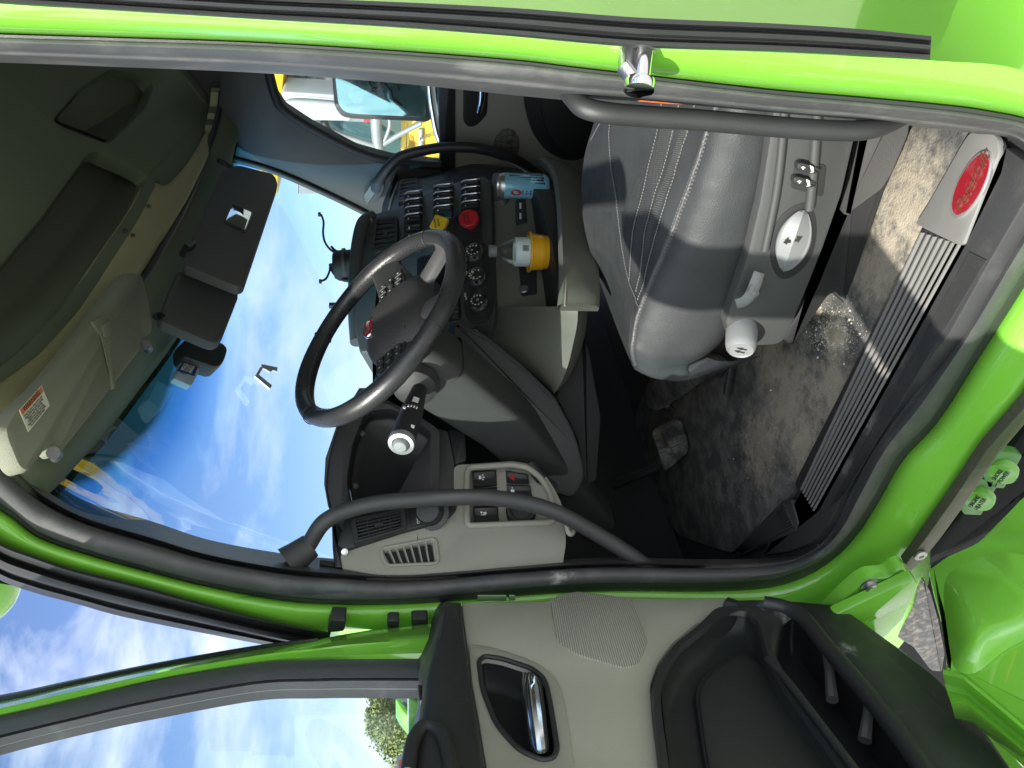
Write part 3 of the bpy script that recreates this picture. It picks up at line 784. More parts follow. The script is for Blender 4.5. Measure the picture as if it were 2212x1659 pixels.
# dark knee panel between the column and the centre stack
KN = plane3(AY(1.44)(1060,735), AX(-1.30)(1240,1000), AY(1.33)(1085,890))
slab('knee_panel', fillet([(980,690),(1050,722),(1118,776),(1200,854),(1246,940),(1268,1030),(1240,1080),(1180,1060),(1110,960),(1030,860),(975,760)], [10,10,14,14,30,30,20,20,20,20,20]), shift(KN,-.01), .10, COLD, DB, bev=.012)
tube('knee_seam', [KN(990,700,-.006), KN(1060,740,-.006), KN(1130,800,-.006), KN(1194,862,-.006)], .0022, BLK2, DB, seg=6)
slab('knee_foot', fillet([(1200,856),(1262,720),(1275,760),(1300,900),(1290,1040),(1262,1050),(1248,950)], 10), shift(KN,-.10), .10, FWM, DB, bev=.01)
# tray
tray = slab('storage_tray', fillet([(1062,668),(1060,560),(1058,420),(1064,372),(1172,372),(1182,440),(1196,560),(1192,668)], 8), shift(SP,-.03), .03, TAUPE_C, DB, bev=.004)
TZ = 1.575
fl = [V((-1.16,1.62,TZ)), V((-1.0,1.60,TZ)), V((-.968,1.70,TZ)), V((-.968,2.0,TZ)), V((-1.03,2.2,TZ)), V((-1.16,2.3,TZ))]
bm = bmesh.new(); bslab(bm, fl, .05, .003, n=V((0,0,1))); fin(bm, 'tray_floor', BLK2, tray)
# front lip: a wide rounded rim sweeping round the tray
lipc = [(1176,348),(1196,352),(1224,380),(1240,440),(1249,540),(1252,620),(1250,664)]
lipd = [2.28,2.25,2.18,2.04,1.84,1.68,1.60]
lw = [.020,.030,.037,.040,.040,.040,.040]
XL = [-1.10,-1.02,-.975,-.945,-.935,-.95,-.97]
bm = bmesh.new()
C3 = [AX(x)(*p) for x, p in zip(XL, lipc)]
C3 = catmull(C3, 6); LW = [v.x for v in catmull([V((a,0)) for a in lw], 6)]
rows = []
k_ = len(C3)//2; sg = 1 if (C3[k_+1]-C3[k_-1]).cross(V((0,0,1))).dot(CAM-C3[k_]) > 0 else -1
for i, p in enumerate(C3):
    T = (C3[min(i+1,len(C3)-1)]-C3[max(i-1,0)]).normalized(); up = V((0,0,1)); out = T.cross(up).normalized()*sg
    h = LW[i]*1.15; w_ = .016
    rows.append([p+out*a*w_+up*b*h for a, b in ((-1,.92),(-.6,1.06),(.3,1.08),(.95,.9),(1.05,.5),(.9,-.2),(.55,-.8),(0,-1.05),(-1,-1.05),(-1,0))])
bloft(bm, rows, closed=True)
for r in (0, -1): pass
fin(bm, 'tray_lip', TAUPE_C, tray)
tube('tray_groove', [p + V((.012,-.012,.036)) for p in C3], .0022, TAUPE_D, tray, seg=6)
slab('usb_socket', fillet([(1112,432),(1134,428),(1138,478),(1114,484)], 4), shift(SP,-.024), .01, BLK, tray, bev=.002)
bm = bmesh.new()
for y in (446,468): bslab(bm, [shift(SP,-.022)(*p) for p in rect(1122,y-8,1126,y+4)], .002, 0)
fin(bm, 'usb_mark', WHT, tray)
slab('tray_recess', fillet([(1120,574),(1158,572),(1160,634),(1126,638)], 6), shift(SP,-.026), .01, BLK2, tray, bev=.002)
bm = bmesh.new(); blathe(bm, shift(SP,-.02)(1132,626), pn, [(.012,0),(.014,.004),(.012,.007),(.005,.007)], 18); fin(bm, 'power_socket', STEEL, tray)
# things in the tray --------------------------------------------------------
cn = AY(2.10)(1130, 402); cb = V((cn.x, cn.y, 0))
# energy drink can
czb, czt = AY(2.10)(1184,402).z, AY(2.10)(1076,402).z
r = pxm(27, cn)
CANB = mat('can_pale_blue', (.26, .60, .80), .28, .25, var=.25, vscale=18)
CAND = mat('can_dark_print', (.03, .05, .09), .4, .3); CANR = mat('can_red_print', (.5, .05, .06), .4, .3)
h = czt-czb
bm = bmesh.new()
blathe(bm, (cn.x,cn.y,czb), (0,0,1), [(r*.72,0),(r*.86,.004),(r,.014),(r,h-.016)], 32, mi=0, cap=False)
blathe(bm, (cn.x,cn.y,czb), (0,0,1), [(r,h-.016),(r*.9,h-.006),(r*.86,h-.003),(r*.88,h),(r*.84,h),(r*.80,h-.006),(.001,h-.006)], 32, mi=1, cap=False)
can = fin(bm, 'drink_can', [CANB, SILV], None)
tag(can, 'pale blue drinks can with dark trees printed on it standing in the dash tray', 'drink can')
bm = bmesh.new()
def oncyl(a, z, rr): return V((cn.x+math.cos(2*a0-a)*rr, cn.y+math.sin(2*a0-a)*rr, czb+z))
a0 = math.atan2(-cn.y, -cn.x)
for (da, z, hh, wd, mi) in ((-.9,h-.03,-.035,.28,0),(-.5,.02,.05,.24,0),(-.72,.018,.075,.20,0),(-.25,.016,.03,.22,0),(-1.0,.02,.04,.2,0)):
    for lay in range(4):   # fir tree silhouettes printed round the can
        za = z + hh*lay/4; zb = z + hh*(lay+1.4)/4; w2 = wd*(1-lay/4.5)
        P = [oncyl(a0+da-w2/2, za, r+.0004), oncyl(a0+da-w2/4, za, r+.0006), oncyl(a0+da, za, r+.0008), oncyl(a0+da+w2/4, za, r+.0006), oncyl(a0+da+w2/2, za, r+.0004), oncyl(a0+da, zb, r+.0008)]
        bm.faces.new([bm.verts.new(p) for p in P])
for da in (.35,.5,.62):
    for k in range(6):
        z = .03+.012*k
        P = [oncyl(a0+da+q, z+e, r+.0005) for q, e in ((0,0),(.08,0),(.08,.005),(0,.005))]
        f = bm.faces.new([bm.verts.new(p) for p in P]); f.material_index = 1 if k == 5 else 0
P = [oncyl(a0+.55+.28*math.cos(t), h-.05+.016*math.sin(t), r+.0006) for t in [k*math.pi/8 for k in range(16)]]
f = bm.faces.new([bm.verts.new(p) for p in P]); f.material_index = 1
fin(bm, 'can_print', [CAND, CANR], can, recalc=True)
# yellow cup in the holder with the water bottle standing in it
bt = AY(1.76)(1170, 545)
zc0, zc1 = AY(1.76)(1222,545).z, AY(1.76)(1141,545).z
rt, rb = pxm(41, bt), pxm(34, bt)
CUPY = mat('amber_yellow_plastic', (.80, .42, .015), .35, coat=.3)
bm = bmesh.new(); H = zc1-zc0
blathe(bm, (bt.x,bt.y,zc0), (0,0,1), [(rb*.9,0),(rb,.006),(rb*1.02,H*.30),(rb*1.06,H*.31),(rb*1.06,H*.36),(rb*1.03,H*.37),(rt*.9,H*.62),(rt*.93,H*.64),(rt*.93,H*.70),(rt*.97,H*.93),(rt*1.06,H*.95),(rt*1.06,H),(rt*.97,H),(rb*.95,.012)], 36)
cupo = fin(bm, 'plastic_cup', CUPY, None); tag(cupo, 'amber yellow plastic cup in the dash tray holding the water bottle', 'cup')
zb0, zb1 = zc0+.03, AY(1.76)(1056,541).z
Hb = zb1-zb0; rbt = pxm(31, bt)
PET = glass('clear_bottle_plastic', (.97, .985, .99), .6); WAT = PET
bm = bmesh.new()
blathe(bm, (bt.x,bt.y,zb0), (0,0,1), [(rbt*.7,0),(rbt,.012),(rbt,Hb*.30),(rbt*.95,Hb*.34),(rbt,Hb*.40),(rbt*.98,Hb*.56),(rbt*.8,Hb*.70),(rbt*.48,Hb*.83),(rbt*.34,Hb*.88),(rbt*.34,Hb*.90)], 32)
bo = fin(bm, 'water_bottle', PET, None, ang=60); tag(bo, 'clear plastic water bottle with white cap standing in the yellow cup', 'bottle')
bm = bmesh.new(); blathe(bm, (bt.x,bt.y,zb0), (0,0,1), [(rbt*.40,Hb*.885),(rbt*.42,Hb*.90),(rbt*.42,Hb*.985),(rbt*.36,Hb),(.001,Hb)], 24); fin(bm, 'bottle_cap', WHITE, bo)
LAB = mat('bottle_label', (.62, .72, .72), .5, var=.1, vscale=40)
bm = bmesh.new()
blathe(bm, (bt.x,bt.y,zb0), (0,0,1), [(rbt*1.01,Hb*.38),(rbt*1.012,Hb*.39),(rbt*1.012,Hb*.60),(rbt*.985,Hb*.61)], 32, cap=False, mi=0)
ab = math.atan2(-bt.y, -bt.x)
for k in range(12):
    a = ab+.05+.035*k
    P = [V((bt.x+math.cos(q)*rbt*1.02, bt.y+math.sin(q)*rbt*1.02, z)) for q, z in ((a,zb0+Hb*.43),(a+.014+.008*(k%3),zb0+Hb*.43),(a+.014+.008*(k%3),zb0+Hb*.52),(a,zb0+Hb*.52))]
    f = bm.faces.new([bm.verts.new(p) for p in P]); f.material_index = 1
fin(bm, 'bottle_label', [LAB, BLACKP], bo)
# ================================================================= instrument hood, near switch panel, column, wheel
CLP = plane3(AY(1.12)(705,1060), AY(1.12)(930,1060), AX(-1.16)(820,900))
hood = fillet([(728,918),(710,980),(702,1046),(710,1090),(726,1132),(745,1160),(775,1118),(850,1092),(944,1070),(944,925),(900,895),(845,862),(790,838),(755,860)], [20,20,20,20,14,8,8,8,8,14,14,14,14,14])
hole = fillet([(792,890),(764,960),(752,1040),(762,1090),(792,1096),(862,1084),(934,1066),(936,935),(895,908),(845,884)], [18,18,18,14,8,8,8,10,14,14])
CL = slab('instrument_hood', hood, CLP, .14, BLK2, DB, bev=.014, holes=[[(p.x,p.y) for p in hole]], hdepth=.03)
cup('cluster_well', [(p.x,p.y) for p in hole], shift(CLP,-.028), .045, BLK2, CL, shrink=.07, floor_mat=SCREEN)
for q in ((783,936),(768,1050)):
    p = shift(CLP,-.03)(*q); lathe('hood_plug', p, (CAM-p), [(.007,0),(.006,.002),(.003,.003)], BLK2, CL, seg=14)
loft('hood_top', [[CLP(x,y,z) for x,y in ((776,838),(728,916),(703,990),(700,1046),(708,1092),(724,1132))] for z in (-.01,-.14)]+[[CLP(x+20,y,-.4) for x,y in ((776,838),(728,916),(703,990),(700,1046),(708,1092),(724,1132))]], BLK2, CL, ang=60)
# dash top deck running under the windscreen
bm = bmesh.new()
dk = [[V((-1.33,.99,1.98)), V((-1.30,1.25,2.02)), V((-1.20,1.6,2.03)), V((-1.16,2.0,2.02)), V((-1.24,2.5,2.0)), V((-1.30,2.82,1.98))],
      [V((-1.45,.93,2.0)), V((-1.55,1.25,2.0)), V((-1.62,1.6,2.0)), V((-1.62,2.0,2.0)), V((-1.58,2.5,1.97)), V((-1.5,2.82,1.95))],
      [V((-1.62,.90,1.9)), V((-1.8,1.25,1.9)), V((-1.9,1.6,1.9)), V((-1.9,2.0,1.9)), V((-1.8,2.5,1.9)), V((-1.62,2.84,1.9))]]
bloft(bm, dk); fin(bm, 'dash_top', BLK2, DB)
# taupe strip below the cluster and dark fascia
NP = plane3(AY(.985)(735,1199), AY(.965)(1215,1212), AY(1.20)(1000,1000))
slab('cluster_strip', fillet([(942,924),(968,930),(982,1000),(982,1060),(938,1068)], 6), shift(NP,.0), .04, DARK, DB, bev=.004)
slab('lower_fascia', fillet([(968,928),(1004,930),(1008,994),(982,1004)], 5), shift(NP,-.01), .03, BLK, DB, bev=.003)
# near dash body: pale taupe, wraps to the door
LT = mat('pale_taupe_plastic', (.29, .295, .245), .55, bump=.3, bscale=800, var=.05, rvar=.06)
body = fillet([(735,1198),(786,1172),(886,1142),(980,1118),(980,1004),(1106,995),(1146,1001),(1176,1022),(1198,1054),(1216,1092),(1224,1168),(1216,1222),(1106,1226),(886,1242),(815,1242),(800,1240),(740,1228)], [5,12,14,22,14,10,16,16,16,16,16,5,5,5,5,5,5])
swh = fillet([(1010,1010),(1106,1004),(1140,1010),(1166,1030),(1186,1060),(1198,1098),(1196,1128),(1010,1136),(1008,1060)], [14,10,12,12,12,12,10,10,4])
vslots = []
qa, qb, qc, qd = V((826,1190)), V((936,1168)), V((942,1212)), V((840,1217))
for k in range(7):
    u0, u1 = k/7+.012, (k+1)/7-.022
    a_, b_ = qa.lerp(qb,u0), qa.lerp(qb,u1); c_, d_ = qd.lerp(qc,u1), qd.lerp(qc,u0)
    vslots.append([(p.x,p.y) for p in fillet([a_,b_,c_,d_], [10 if k==0 else 2, 6 if k==6 else 2, 5 if k==6 else 2, 8 if k==0 else 2])])
NB = slab('side_dash', body, NP, .05, LT, DB, bev=.0025, holes=[[(p.x,p.y) for p in swh]]+vslots, hdepth=.016)
rim = [(qa.lerp(qb,-.03)+V((-2,-5))), (qa.lerp(qb,1.02)+V((3,-5))), (qd.lerp(qc,1.02)+V((4,5))), (qd.lerp(qc,-.03)+V((-3,5)))]
c_ = catmull(fillet(rim, 12), 1, True)
tube('vent_rim', [shift(NP,.001)(p.x,p.y) for p in c_]+[shift(NP,.001)(c_[0].x,c_[0].y)], .0035, LT, NB, seg=8)
slab('vent_back', [rim[0],rim[1],rim[2],rim[3]], shift(NP,-.015), .004, BLK2, NB, bev=0)
cup('switch_well', [(p.x,p.y) for p in swh], shift(NP,-.014), .022, TAUPE, NB, shrink=.07)
tube('switch_rim', [shift(NP,.002)(p.x,p.y) for p in swh]+[shift(NP,.002)(swh[0].x,swh[0].y)], .007, LT, NB, seg=10)
SW = shift(NP,-.026)
M_ = lambda *a: list(a)
rocker([(1020,1018),(1072,1014),(1074,1050),(1022,1054)], SW, NB, h=.02, mark=[('bar',.26,.30,.36,.5),('bar',.40,.24,.46,.3),('bar',.42,.38,.5,.43),('bar',.40,.5,.46,.56)])
rocker([(1022,1056),(1074,1052),(1076,1088),(1024,1092)], SW, NB, h=.02, mark=[('bar',.3,.4,.42,.6)])
rocker([(1022,1095),(1076,1092),(1078,1128),(1024,1131)], SW, NB, h=.02, mark=[('bar',.28,.3,.36,.4),('bar',.4,.34,.52,.44),('bar',.3,.48,.5,.52)])
rocker([(1092,1016),(1140,1024),(1144,1046),(1094,1044)], SW, NB, h=.02, mark=[('poly',((.12,.5),(.36,.2),(.36,.8)),2)], lbl='rocker switch with a red warning triangle')
rocker([(1094,1046),(1146,1048),(1150,1072),(1096,1074)], SW, NB, h=.02, mark=[('bar',.16,.4,.30,.6),('bar',.21,.22,.25,.3),('bar',.21,.7,.25,.78)])
lathe('round_switch', SW(1126,1108), (CAM-SW(1126,1108))*.4+V((1,0,.2)), [(.033,0),(.033,.014),(.030,.018),(.022,.018),(.020,.014),(.001,.016)], BLK, NB)
tube('hook', [NP(1206,1104,.004), NP(1216,1108,.02), NP(1222,1120,.022), NP(1228,1150,.016), NP(1236,1152,.012), NP(1238,1140,.01), NP(1226,1112,.004)], .006, TAUPE, NB, n=4, seg=8)
# dark vent fascia above it, outlet and lamp switch
VP2 = shift(NP,.010)
vf = slab('vent_fascia', fillet([(728,1176),(752,1108),(870,1082),(986,1056),(988,1100),(950,1128),(870,1148),(745,1188)], [6,8,6,12,14,14,8,8]), VP2, .04, BLK, DB, bev=.004)
vent('air_vent', [(768,1122),(866,1102),(868,1140),(774,1166)], VP2, vf, 6, 3)
slab('switch_plate', fillet([(884,1098),(978,1078),(980,1096),(950,1122),(888,1138)], 7), shift(VP2,.002), .006, BLK2, vf, bev=.0015)
kp = shift(VP2,.002)(930,1106)
lk = lathe('lamp_switch', kp, V((.8,-.55,.25)), [(.040,0),(.040,.004),(.030,.006),(.027,.026),(.023,.030),(.001,.030)], BLK, vf)
bm = bmesh.new()
lx = VP2(930,1080)-VP2(930,1130); ly = VP2(900,1106)-VP2(960,1106)
for s, q in (('OFF',(904,1124)),('PARK',(903,1112)),('AUTO',(906,1098))): btext(bm, s, shift(VP2,.0036)(*q), lx, ly, .009, 0, ext=.0002)
fin(bm, 'switch_lettering', WHT, vf, recalc=False)
slab('dash_edge', fillet([(716,1110),(740,1140),(742,1226),(722,1226),(718,1180)], 6), shift(NP,-.02), .05, BLK, DB, bev=.006)
lathe('dash_bolt', NP(745,1192,.004), V((.7,-.7,0)), [(.007,0),(.007,.005),(.003,.006)], SILV, DB, seg=14)
# pillar foot panel beside the grab bar
slab('pillar_foot', fillet([(690,1218),(746,1226),(812,1228),(820,1238),(812,1250),(690,1240)], 4), AY(.982), .01, BLK, TR, bev=.002)
# under-dash kick panels and firewall: near black
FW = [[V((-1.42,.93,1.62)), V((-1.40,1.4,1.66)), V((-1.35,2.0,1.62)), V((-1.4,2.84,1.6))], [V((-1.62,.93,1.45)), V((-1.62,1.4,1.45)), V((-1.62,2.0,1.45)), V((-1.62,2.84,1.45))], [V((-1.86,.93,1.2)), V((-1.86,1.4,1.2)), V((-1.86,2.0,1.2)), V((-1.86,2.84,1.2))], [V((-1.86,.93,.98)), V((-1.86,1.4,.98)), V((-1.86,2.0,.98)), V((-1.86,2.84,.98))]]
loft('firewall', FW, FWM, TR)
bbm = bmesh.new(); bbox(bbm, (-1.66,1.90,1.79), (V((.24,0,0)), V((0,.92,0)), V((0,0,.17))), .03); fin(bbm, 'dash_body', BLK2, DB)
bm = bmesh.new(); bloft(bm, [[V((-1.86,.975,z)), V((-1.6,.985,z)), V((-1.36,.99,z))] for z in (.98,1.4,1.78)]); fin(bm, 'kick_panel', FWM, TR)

# ---------------------------------------------------------------- steering column
WY = 1.30
WC = AY(WY)(814,701); e1 = V((-math.cos(math.radians(44)), 0, math.sin(math.radians(44)))); e2 = V((0,1,0)); wn = e1.cross(e2)
if wn.dot(CAM-WC) < 0: wn = -wn
WR = .243
HSH = -.032
def hp(a, b, h=0): return wp(a+HSH, b, h-.004)
def wp(a, b, h=0): return WC + e1*a + e2*b + wn*h       # wheel coordinates
COLM = mat('column_plastic', (.037, .040, .039), .5, bump=.4, bscale=900, rvar=.06)
def ringbox(c, ux, uy, w, h, ex=.5, n=24):
    o = []
    for k in range(n):
        a = 2*math.pi*k/n; ca, sa = math.cos(a), math.sin(a); e = ex
        o.append(c + ux*(w*math.copysign(abs(ca)**e, ca)) + uy*(h*math.copysign(abs(sa)**e, sa)))
    return o
cps = [(wp(0,0,-.055),.062,.055),(wp(.0,0,-.08),.070,.066),(wp(-.0,0,-.15),.072,.072),(wp(-.004,0,-.21),.068,.068)]
d0 = -wn
bm = bmesh.new()
ring = [ringbox(c, e2, e1, w_, h_) for c, w_, h_ in cps]
bloft(bm, ring, closed=True); bm.faces.new([bm.verts.new(p) for p in ring[0]])
COLO = fin(bm, 'steering_column', COLM, TR, ang=50)
p_end = V((-1.56, WY, 1.44))
c1 = cps[-1][0]
bm = bmesh.new()
path = [c1 + wn*.03, c1.lerp(p_end,.3)+V((.03,0,.0)), c1.lerp(p_end,.62)+V((.02,0,-.0)), p_end]
ring = []
for k, c in enumerate(path):
    t = (path[min(k+1,3)]-path[max(k-1,0)]).normalized(); uy = e2.cross(t).normalized()
    ring.append(ringbox(c, e2, uy, (.070,.064,.058,.05)[k], (.070,.062,.054,.045)[k], .32))
bloft(bm, ring, closed=True); fin(bm, 'column_cover', COLM, COLO, ang=50)
tube('tilt_lever', [c1.lerp(p_end,.45)+V((.05,-.10,0)), c1.lerp(p_end,.5)+V((.06,-.13,-.0)), c1.lerp(p_end,.56)+V((.06,-.13,-.01))], [.012,.014,.010], BLK, COLO, n=4)
lathe('stalk_boss', wp(.012,-.075,-.12), V((0,-1,.1)), [(.05,0),(.045,.02),(.03,.03)], COLM, COLO)
# indicator stalk
s0 = wp(.0,-.085,-.125); s1 = AY(1.02)(866, 960)
s1 = AY(s0.y-.20)(866,960)
dvec = (s1-s0)
bm = bmesh.new()
blathe(bm, s0, dvec, [(.013,0),(.016,.03),(.021,dvec.length*.45),(.0225,dvec.length*.5),(.0225,dvec.length*.51),(.021,dvec.length*.52),(.024,dvec.length*.86),(.024,dvec.length*.94)], 24, mi=0)
blathe(bm, s0, dvec, [(.025,dvec.length*.94),(.0255,dvec.length*.97),(.024,dvec.length),(.017,dvec.length*1.005),(.016,dvec.length*.99)], 24, mi=1, cap=False)
blathe(bm, s0, dvec, [(.015,dvec.length*.985),(.015,dvec.length*1.02),(.011,dvec.length*1.045),(.001,dvec.length*1.05)], 24, mi=2)
sx = dvec.normalized(); out_ = (CAM-s0); out_ = (out_-sx*out_.dot(sx)).normalized(); sd = sx.cross(out_)
for k in range(4): bbox(bm, s0+sx*dvec.length*(.55)+ (out_*math.cos(.25*k-.3)+sd*math.sin(.25*k-.3))*.0225, (sx*.003, sd*.0012, out_*.0006), mi=3)
bbox(bm, s0+sx*dvec.length*.57+(out_*math.cos(.75)+sd*math.sin(.75))*.0225, (sx*.003, sd*.003, out_*.0006), mi=3)
for k in range(3): bbox(bm, s0+sx*dvec.length*(.40+.03*k)+out_*.021, (sx*.002, sd*.006-out_*.0, out_*.0006), mi=3)
bbox(bm, s0+sx*dvec.length*.84+(out_*math.cos(-.4)+sd*math.sin(-.4))*.0242, (sx*.004, sd*.004, out_*.0006), mi=3)
fin(bm, 'indicator_stalk', [BLK2, SILV, WHITE, WHT], COLO)
# ---------------------------------------------------------------- steering wheel
SWL = mat('wheel_leather', (.026,.027,.028), .32, bump=.15, bscale=600, btype='leather', rvar=.1, vscale=10, bdist=.003)
RR = .0198
bm = bmesh.new(); n = 72; m = 16
vs = []
for i in range(n):
    a = 2*math.pi*i/n
    dirr = e1*math.cos(a)+e2*math.sin(a)
    rr = RR*(1+.05*math.cos(4*a))
    vs.append([bm.verts.new(WC+dirr*(WR-RR) + (dirr*math.cos(q)*rr*.92 + wn*math.sin(q)*rr)) for q in [2*math.pi*k/m for k in range(m)]])
for i in range(n):
    A, B = vs[i], vs[(i+1)%n]
    for k in range(m):
        j = (k+1)%m; bm.faces.new((A[k],A[j],B[j],B[k]))
WH = fin(bm, 'steering_wheel', SWL, TR, ang=80)
bm = bmesh.new()   # stitched seams on the inner face and the joints between sections
for i in range(220):
    a = 2*math.pi*i/220
    dirr = e1*math.cos(a)+e2*math.sin(a); tg_ = -e1*math.sin(a)+e2*math.cos(a)
    c = WC + dirr*(WR-RR*1.93) + wn*.004
    bbox(bm, c, (tg_*.0022+wn*.0024*(1 if i%2 else -1), wn*.0006, dirr*.0008))
fin(bm, 'seam_stitching', mat('dark_thread',(.06,.06,.058),.8), WH, recalc=False)
bm = bmesh.new()
for a in (.62,-.62,2.35,-2.35):
    dirr = e1*math.cos(a)+e2*math.sin(a)
    P = [WC+dirr*(WR-RR)+(dirr*math.cos(q)*RR*.97+wn*math.sin(q)*RR*1.02) for q in [2*math.pi*k/20 for k in range(21)]]
    btube(bm, P, .0011, 6, caps=False)
fin(bm, 'section_joint', BLK2, WH)
# hub pad: domed shield
def hubring(s, h, dx=0):
    o = []
    for k in range(36):
        a = 2*math.pi*k/36; ca, sa = math.cos(a), math.sin(a)
        w_ = .118*(1 if sa < 0 else .92); hh = .082 if sa > 0 else .105
        x = w_*s*math.copysign(abs(ca)**.75, ca); y = hh*s*math.copysign(abs(sa)**.8, sa)
        o.append(hp(y+dx, x, h))
    return o
HUBM = mat('hub_vinyl', (.040,.038,.038), .5, bump=.5, bscale=600, btype='leather', rvar=.06)
bm = bmesh.new()
hr = [hubring(.80,-.075),hubring(.98,-.06),hubring(1.0,-.035),hubring(.97,-.018),hubring(.90,-.006),hubring(.7,.006),hubring(.4,.012),hubring(.1,.014)]
v_ = bloft(bm, hr, closed=True); bm.faces.new(v_[-1]); bm.faces.new(v_[0])
HB = fin(bm, 'hub', HUBM, WH, ang=60)
for dx in (-.018,-.035): tube('hub_crease', [hp(dx+.012*math.cos(t*3), t*.085, .0125-.010*t*t*1.0-.002) for t in (-1,-.6,-.2,.2,.6,1)], .0016, BLK2, HB, n=4, seg=6)
bm = bmesh.new()
def oval(a_, b_, h): return [hp(.050+a_*math.sin(t), b_*math.cos(t), h) for t in [2*math.pi*k/28 for k in range(28)]]
vv = bloft(bm, [oval(.0155,.030,.002),oval(.0155,.030,.010),oval(.0145,.029,.0115)], closed=True)
vv2 = bloft(bm, [oval(.0135,.028,.0112),oval(.012,.025,.0125),oval(.006,.012,.013)], closed=True, mi=1); f = bm.faces.new(vv2[-1]); f.material_index = 1
btext(bm, 'Peterbilt', hp(.050,0,.0135), e2, e1, .0125, 2, shear=.3, ext=.0003)
fin(bm, 'badge', [CHROME, REDE, SILV], HB, recalc=False)
# spokes and button pads
def spoke(pts, wds, name, m, th=.012, h0=-.02):
    bm = bmesh.new(); rows = []
    for (a, b, h), w_ in zip(pts, wds):
        c = wp(a, b, h); 
        k = pts.index((a,b,h)); nx = pts[min(k+1,len(pts)-1)]; pv = pts[max(k-1,0)]
        t = (wp(*nx)-wp(*pv)).normalized(); s = wn.cross(t).normalized()
        rows.append([c+s*x*w_+wn*y*th for x, y in ((-1,-.6),(-1,.3),(-.8,.85),(-.3,1),(.3,1),(.8,.85),(1,.3),(1,-.6),(.6,-1),(-.6,-1))])
    rows = [[V(p) for p in r] for r in rows]
    vs = bloft(bm, rows, closed=True); bm.faces.new(vs[0]); bm.faces.new(vs[-1])
    return fin(bm, name, m, WH, ang=50)
for s in (-1, 1):
    spoke([(-.03,s*.095,-.03),(-.025,s*.14,-.026),(-.016,s*.18,-.018),(-.01,s*(WR-RR*1.4),-.004)], [.055,.046,.040,.036], 'spoke', BLK)
    bm = bmesh.new()
    bp_ = [(-.038,.095),(.046,.098),(.040,.165),(-.026,.168)]
    bslab(bm, [hp(a, s*b, -.010) for a, b in fillet([V(q) for q in bp_], .012)], .012, .003, n=wn, mi=0)
    for i in range(3):
        for j in range(3):
            a0_, b0_ = -.026+.024*i, .103+.021*j
            if i == 1 and j == 1:
                blathe(bm, hp(a0_+.009, s*(b0_+.008), -.010), wn, [(.008,0),(.008,.005),(.006,.007),(.001,.007)], 16, mi=1); continue
            bslab(bm, [hp(a0_+p, s*(b0_+q), -.0065) for p, q in ((0,0),(.019,0),(.018,.016),(.001,.016))], .004, .0012, n=wn, mi=1)
            bbox(bm, hp(a0_+.0095, s*(b0_+.008), -.0064), (e1*.0022, e2*.0006, wn*.0002), mi=3)
    fin(bm, 'button_pad', [BLK2, BLK, SILV, WHT], WH)
SPK = mat('spoke_grey', (.13,.13,.13), .35, .3, bump=.2, bscale=700, rvar=.08)
spoke([(-.085,.035,-.03),(-.13,.06,-.02),(-.18,.085,-.012),(-(WR-RR*2.0)*.93,.105,-.006)], [.026,.022,.020,.022], 'spoke', SPK)
spoke([(-.085,-.035,-.03),(-.13,-.06,-.02),(-.18,-.085,-.012),(-(WR-RR*2.0)*.93,-.105,-.006)], [.026,.022,.020,.022], 'spoke', SPK)
spoke([(-.08,0,-.034),(-.12,0,-.03),(-.145,0,-.03)], [.04,.05,.03], 'spoke_web', BLK)
# grab bar on the front pillar
g1 = [AY(.985)(637,1206), AY(1.0)(664,1180), AY(1.02)(700,1128), AY(1.04)(760,1100), AY(1.045)(840,1084), AY(1.045)(1000,1074), AY(1.04)(1100,1080), AY(1.02)(1200,1106), AY(.99)(1300,1160), AY(.96)(1372,1206), AY(.94)(1430,1250)]
GB = tube('grab_bar', g1, .0165, DARK, TR, n=7, label='long bent grab bar on the near front pillar')
bm = bmesh.new()
p0, p1 = AY(.975)(622,1216), AY(1.0)(664,1184)
blathe(bm, p0, p1-p0, [(.034,0),(.030,.02),(.026,.05),(.0255,.054),(.018,.055)], 20)
fin(bm, 'mounting_foot', DARK, GB)
# ================================================================= floor, sill plate, pedals
FZ = 1.115
MATM = mat('floor_mat_vinyl', (.058,.059,.057), .66, bump=.45, bscale=260, btype='leather', var=.25, vscale=6, dust=((.30,.29,.26), .55, 16, (1.2, 1, 1)), bdist=.003)
for c_, r_, s_, a_ in (((1808,724),.085,90,.9),((1762,668),.05,110,.7),((1700,860),.26,34,.5),((1800,850),.18,50,.5),((1640,960),.22,40,.4),((1740,980),.16,50,.5),((1660,760),.16,46,.5),((1900,560),.2,40,.5),((1960,420),.2,40,.6)):
    stain(MATM, AZ(FZ)(*c_), r_, (.46,.40,.30), s_, a_)
for c_, r_ in (((1880,900),.10),((1830,1000),.08),((1950,760),.07),((2010,640),.05)):
    stain(RUBBER, AZ(FZ)(*c_), r_, (.30,.29,.27), 120, .5, soft=.7)
bm = bmesh.new()
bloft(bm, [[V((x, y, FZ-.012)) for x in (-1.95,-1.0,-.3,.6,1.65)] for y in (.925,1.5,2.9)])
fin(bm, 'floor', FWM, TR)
mo = [(1470,1160),(1578,1196),(1640,1150),(1712,1062),(1722,1034),(1838,800),(1965,536),(2030,400),(2120,230),(2050,120),(1850,80),(1600,300),(1450,700),(1330,1000)]
slab('floor_mat', [p for p in fillet(mo, 8)], AZ(FZ), .012, MATM, TR, bev=.004)
# front kick-up of the mat
KP = plane3(AZ(FZ)(1572,1190), AZ(FZ)(1530,900), AX(-1.80)(1470,1000))
